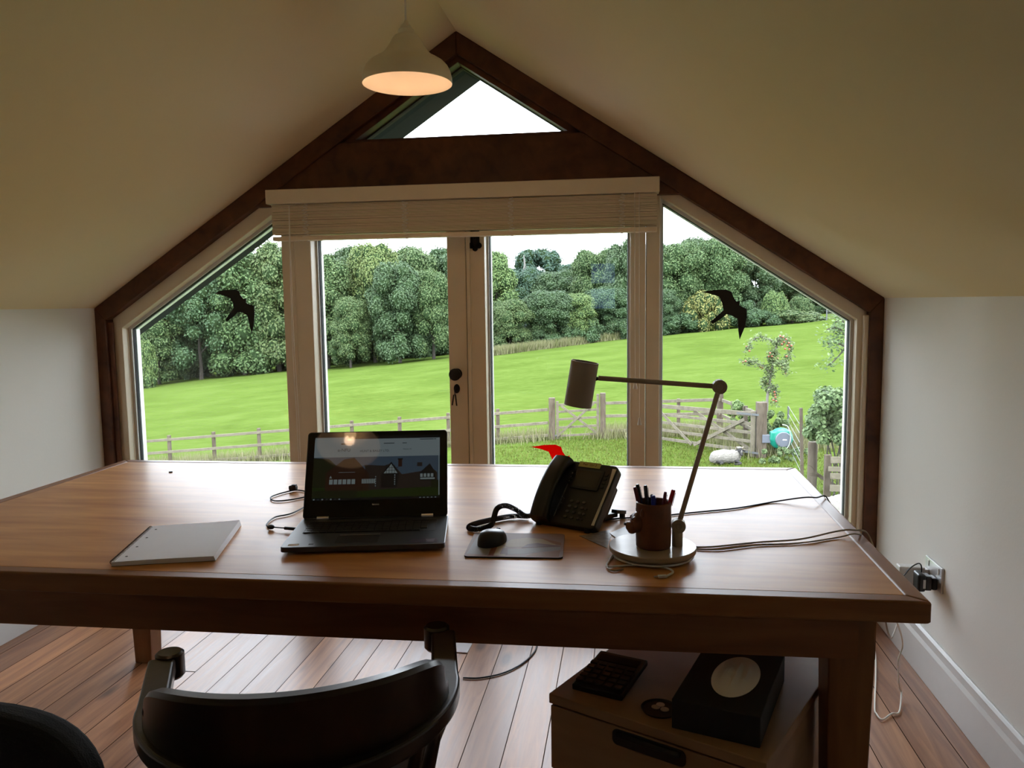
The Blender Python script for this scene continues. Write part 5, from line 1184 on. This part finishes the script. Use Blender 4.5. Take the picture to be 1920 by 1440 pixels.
tl_ = [
 # left side window
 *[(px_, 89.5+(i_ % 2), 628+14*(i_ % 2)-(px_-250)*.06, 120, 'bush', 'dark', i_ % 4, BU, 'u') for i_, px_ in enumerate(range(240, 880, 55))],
 (262, 78, 640, 78, 'bush', 'pale', 0, 'pale leafy bush at the far left end of the woodland edge', None),
 (292, 83, 560, 150, 'round', 'mid', 0, 'broad green tree at the far left of the woodland', None),
 (372, 84, 500, 170, 'round', 'dark', 1, 'broad dark tree behind the left bird sticker\'s wing tip', None),
 (455, 85, 468, 150, 'tall', 'mid', 2, 'tall green tree behind the left bird sticker', None),
 (520, 86, 448, 130, 'tall', 'mid', 3, 'tall light green tree beside the left window post', None),
 (330, 92, 455, 190, 'round', 'mid', 2, BK, 'b'), (420, 94, 430, 190, 'round', 'mid', 0, BK, 'b'), (240, 92, 480, 190, 'round', 'dark', 1, BK, 'b'),
 # left glass door
 (612, 83, 478, 125, 'tall', 'mid', 1, 'olive green tree just right of the left window post', None),
 (702, 86, 450, 120, 'round', 'pale', 2, 'tall round-topped light green tree in the left glass door', None),
 (748, 81, 490, 140, 'round', 'dark', 0, 'wide dark bushy tree in the centre of the left glass door', None),
 (655, 80, 560, 100, 'round', 'mid', 3, 'low rounded green tree in front of the wood in the left glass door', None),
 (812, 82, 505, 110, 'round', 'mid', 1, 'green tree beside the meeting stiles of the doors', None),
 (652, 95, 462, 140, 'tall', 'dark', 0, BK, 'b'), (770, 95, 468, 150, 'round', 'mid', 3, BK, 'b'), (838, 97, 462, 140, 'tall', 'dark', 2, BK, 'b'), (560, 97, 465, 170, 'round', 'dark', 3, BK, 'b'),
 # right glass door
 (932, 92, 470, 96, 'tall', 'pale', 1, 'yellowish green tree at the left of the right glass door', None),
 (1010, 118, 464, 120, 'pine', 'blue', 0, 'dark blue-green tree with flat top far behind the right glass door', None),
 (1068, 108, 494, 80, 'tall', 'blue', 1, 'dark narrow tree in the dip of the skyline', None),
 (975, 104, 500, 120, 'round', 'blue', 2, BK, 'b'), (1045, 103, 505, 130, 'round', 'dark', 1, BK, 'b'),
 (1118, 98, 463, 110, 'round', 'mid', 2, 'round-topped green tree left of the right door stile', None),
 (1172, 94, 446, 90, 'tall', 'dark', 3, 'tall dark tree beside the right door stile', None),
 (955, 84, 560, 100, 'round', 'mid', 0, 'rounded light bushy tree low at the left of the right glass door', None),
 (1030, 87, 542, 120, 'round', 'dark', 2, 'broad low tree in the centre of the right glass door', None),
 (1085, 88, 552, 90, 'round', 'pale', 3, 'pale low tree between two dark ones in the right glass door', None),
 (1140, 90, 535, 110, 'round', 'dark', 1, 'dark spreading tree at the lower right of the right glass door', None),
 # right side window
 (1268, 96, 452, 130, 'round', 'mid', 1, 'green tree beside the right window post', None),
 (1345, 98, 448, 120, 'round', 'mid', 3, 'light-topped green tree above the right bird sticker', None),
 (1415, 101, 468, 110, 'round', 'dark', 0, 'dark tree right of the right bird sticker', None),
 (1215, 97, 450, 110, 'round', 'dark', 2, BK, 'b'), (1305, 106, 450, 120, 'round', 'dark', 3, BK, 'b'), (1475, 108, 500, 110, 'round', 'dark', 1, BK, 'b'), (1540, 110, 535, 120, 'round', 'dark', 2, BK, 'b'), (1610, 112, 555, 120, 'round', 'dark', 0, BK, 'b'),
 (1240, 91, 540, 90, 'round', 'dark', 0, 'low dark tree at the left edge of the right side window', None),
 (1318, 91.5, 545, 105, 'bush', 'yellow', 1, 'yellow-green shrub left of the right bird sticker', None),
 (1385, 93, 560, 90, 'bush', 'dark', 2, 'dark shrub behind the right bird sticker', None),
 (1452, 93, 545, 62, 'bush', 'pale', 3, 'light green shrub standing out at the woodland edge at the right', None),
 (1500, 94, 556, 60, 'bush', 'mid', 0, 'small green shrub in the hedge right of the light shrub', None),
 (1485, 92.5, 578, 130, 'bush', 'mid', 1, 'low hedge beside the far metal gate', None),
 (1600, 94, 570, 70, 'bush', 'mid', 2, 'hedge shrub right of the far metal gate', None),
 (940, 85.5, 598, 90, 'bush', 'bush', 0, 'bright bush at the foot of the yellowish tree', None),
 (1010, 87, 602, 100, 'bush', 'bush', 1, 'bright bush in front of the broad low tree', None),
 (1090, 88, 592, 110, 'bush', 'dark', 2, 'dark bush right of the bright bushes', None),
 (1160, 89.5, 590, 90, 'bush', 'dark', 3, 'dark bush at the foot of the tall dark tree', None),
 (1270, 91, 585, 110, 'bush', 'dark', 0, 'dark bush at the left foot of the wood in the right side window', None),
 (1420, 92, 580, 110, 'bush', 'dark', 3, 'dark bush below the light green shrub', None)]
for px, dist, top, wpx, kind, tint, v, lab, g in tl_:
    tree(px, dist, top, wpx, kind, tint, v, lab, 'woodland_bush' if kind == 'bush' else 'woodland_tree', 'bush' if kind == 'bush' else 'tree', {'b': BK, 'u': BU}.get(g))
# dead pale trunk
dp = [aty(982, 478, 108), aty(984, 496, 108), aty(981, 512, 108), aty(984, 532, 108), aty(983, 600, 108)]
tag(MB().tube(dp, [.06, .14, .10, .16, .2], 6).tube([dp[2], dp[2]+Vector((.5, 0, .9))], [.08, .03], 5).build('dead_trunk', M_['palebark'], smooth=True), 'bleached dead tree trunk against the dark blue-green tree', 'tree trunk')

# near bush beside the right window
def nearbush(name, label, c, rx, ry, rz_, n, size, m, nb=26, cat='bush', stems=None, seed=1):
    r = np.random.default_rng(seed); root = thing(name, label, cat, (c[0], c[1], gz(c[0])), 0)
    bl_ = []
    for i in range(nb):
        d = r.normal(size=3); d /= np.linalg.norm(d); d = np.sign(d)*np.abs(d)**.6; k = r.random()**.4; b = r.uniform(.16, .28)*min(rx, rz_)
        bl_.append((d[0]*(rx-b)*k, d[1]*(ry-b)*k, c[2]-gz(c[0])+d[2]*(rz_-b)*k, b))
    core = MB()
    for b in bl_: core.ball(b[:3], b[3]*.72, 8)
    idx = r.integers(0, nb, n); B = np.array(bl_)[idx]; d = r.normal(size=(n, 3)); d /= np.linalg.norm(d, axis=1)[:, None]
    me = leafmesh('foliage', B[:, :3]+d*B[:, 3:4]*r.uniform(.75, 1.1, (n, 1)), d+np.array([0, -.2, .5]), size, [m, M_['core']], core, ar=.75)
    f = bpy.data.objects.new('foliage', me); COL.objects.link(f); f.parent = root
    st = MB()
    for i in range(stems or 0):
        a = r.uniform(-1, 1); st.tube(catmull([(a*rx*.45, r.uniform(-.1, .1), -.05), (a*rx*.5+r.uniform(-.15, .15), 0, .4), (a*rx*.7+r.uniform(-.15, .15), 0, c[2]-gz(c[0])-rz_*.5)], 4), .013, 6)
    if stems: st.build('stems', M_['bark'], root)
    return root
bc_ = aty(1573, 780, 15.3); nearbush('leafy_bush', 'dense green leafy bush just outside the right window', (bc_.x+.16, 15.3, bc_.z+.02), .86, .55, .66, 15000, .036, LG['bush'], 90, stems=14, seed=3)
gb = aty(1405, 762, 21.5); nearbush('leafy_bush', 'light green bush behind the big gate left of its post', (gb.x, 21.6, gb.z-.15), .62, .4, .48, 2600, .030, LG['pale'], 22, stems=5, seed=5)
gb = aty(1452, 805, 20.3); nearbush('leafy_bush', 'low green bush behind the hose reel', (gb.x, 20.4, gb.z-.1), .40, .35, .62, 2600, .030, LG['bush'], 22, stems=4, seed=6)
gb = aty(1475, 845, 18.9); nearbush('leafy_bush', 'weedy plants growing under the hose reel', (gb.x, 19.3, gb.z-.2), .75, .3, .26, 2200, .026, LG['bush'], 20, seed=8)
# apple tree
at_ = thing('apple_tree', 'slim young apple tree with red apples rising behind the big gate post', 'tree', (aty(1438, 800, 20.6).x, 20.6, gz(3.6)))
def A(px, py, dy=0): return aty(px, py, 20.6+dy)
br = [[A(1437, 835), A(1438, 760), A(1440, 735), A(1446, 700), A(1449, 680), A(1452, 660), A(1458, 645), A(1463, 632)],
      [A(1458, 645), A(1450, 640), A(1437, 635), A(1425, 632), A(1412, 637), A(1404, 648), A(1402, 658)],
      [A(1445, 700), A(1436, 690), A(1422, 682), A(1408, 679), A(1392, 678)],
      [A(1460, 640), A(1466, 634, .2), A(1475, 638, .2), A(1481, 648, .2), A(1480, 665, .2), A(1474, 675, .2), A(1472, 690, .2)],
      [A(1449, 680), A(1460, 680, -.2), A(1470, 688, -.2), A(1474, 700, -.2)], [A(1452, 662), A(1446, 665), A(1443, 675)], [A(1441, 735), A(1450, 725, .1), A(1454, 740, .1), A(1452, 760, .1)], [A(1446, 700), A(1436, 712), A(1434, 725)]]
bm_ = MB()
for i, b in enumerate(br): c_ = catmull(b, 4); n_ = len(c_); bm_.tube(c_, [(.040 if i == 0 else .018)*(1-.75*k/n_) for k in range(n_)], 7)
bm_.build('branches', mat('grey_apple_bark', (.11, .10, .085), .9, noise_amt=.3), at_, world=True, smooth=True)
P_ = []
for i, b in enumerate(br):
    c_ = catmull(b, 10); c_ = c_[len(c_)//3:] if i == 0 else c_
    for k in range(330 if i != 3 else 560): p = random.choice(c_); P_.append((p.x+random.gauss(0, .055), p.y+random.gauss(0, .055), p.z+random.gauss(0, .055)))
P_ = np.array(P_)-np.array(at_.location); me = leafmesh('leaves', P_, np.tile([0, -.3, .8], (len(P_), 1)), .033, [LG['bush']]); lo = bpy.data.objects.new('leaves', me); COL.objects.link(lo); lo.parent = at_
spots = [(1463, 630), (1468, 632), (1474, 636), (1479, 643), (1476, 648), (1470, 641), (1484, 648), (1466, 645), (1480, 655), (1472, 654), (1402, 654), (1405, 658), (1400, 650), (1393, 679), (1398, 677), (1430, 690), (1426, 688), (1444, 662), (1447, 668), (1452, 672), (1442, 668), (1458, 672), (1452, 735), (1454, 745), (1450, 750), (1455, 752), (1453, 740), (1466, 690), (1473, 700), (1438, 720), (1475, 668)]
for k, (px, py) in enumerate(spots): p = A(px, py, random.uniform(-.12, .05)); MB().ball(p, .026, 10).build('apple', M_['apple'], at_, world=True, smooth=True)
# leafy branch reaching in from the right
lbm = MB(); rb = thing('overhanging_tree', 'leafy tree reaching in from the right above the bush', 'tree', (aty(1660, 700, 12.5).x, 12.5, gz(5)))
def Bq(px, py): return aty(px, py, 12.5)
brs = [[Bq(1640, 700), Bq(1612, 665), Bq(1590, 650), Bq(1572, 668), Bq(1560, 680), Bq(1550, 686)], [Bq(1605, 668), Bq(1585, 630), Bq(1570, 615), Bq(1550, 618)], [Bq(1600, 655), Bq(1588, 620), Bq(1578, 600), Bq(1566, 604)], [Bq(1600, 660), Bq(1575, 645), Bq(1562, 640), Bq(1552, 645)]]
gx = aty(1660, 700, 12.5); trunk = [Vector((gx.x, 12.5, gz(gx.x)-.1)), Vector((gx.x-.05, 12.5, -1)), Vector((gx.x, 12.5, .3)), Vector((gx.x+.3, 12.5, 1.2))]
lbm.tube(catmull(trunk, 6), .07, 8); lbm.tube(catmull([trunk[1], Bq(1640, 700)], 2), .03, 6)
P_ = []
for b in brs:
    c_ = catmull(b, 6); lbm.tube(c_, .011, 6)
    for k in range(170): p = random.choice(c_[3:]); P_.append((p.x+random.gauss(0, .075), p.y+random.gauss(0, .08), p.z+random.gauss(0, .06)))
for k in range(900): P_.append((gx.x+random.gauss(.15, .35), 12.5+random.gauss(0, .4), random.gauss(.7, .45)))
lbm.build('branches', M_['bark'], rb, world=True, smooth=True)
P_ = np.array(P_)-np.array(rb.location); me = leafmesh('leaves', P_, np.tile([0, -.3, .8], (len(P_), 1)), .028, [LG['bush']]); lo = bpy.data.objects.new('leaves', me); COL.objects.link(lo); lo.parent = rb
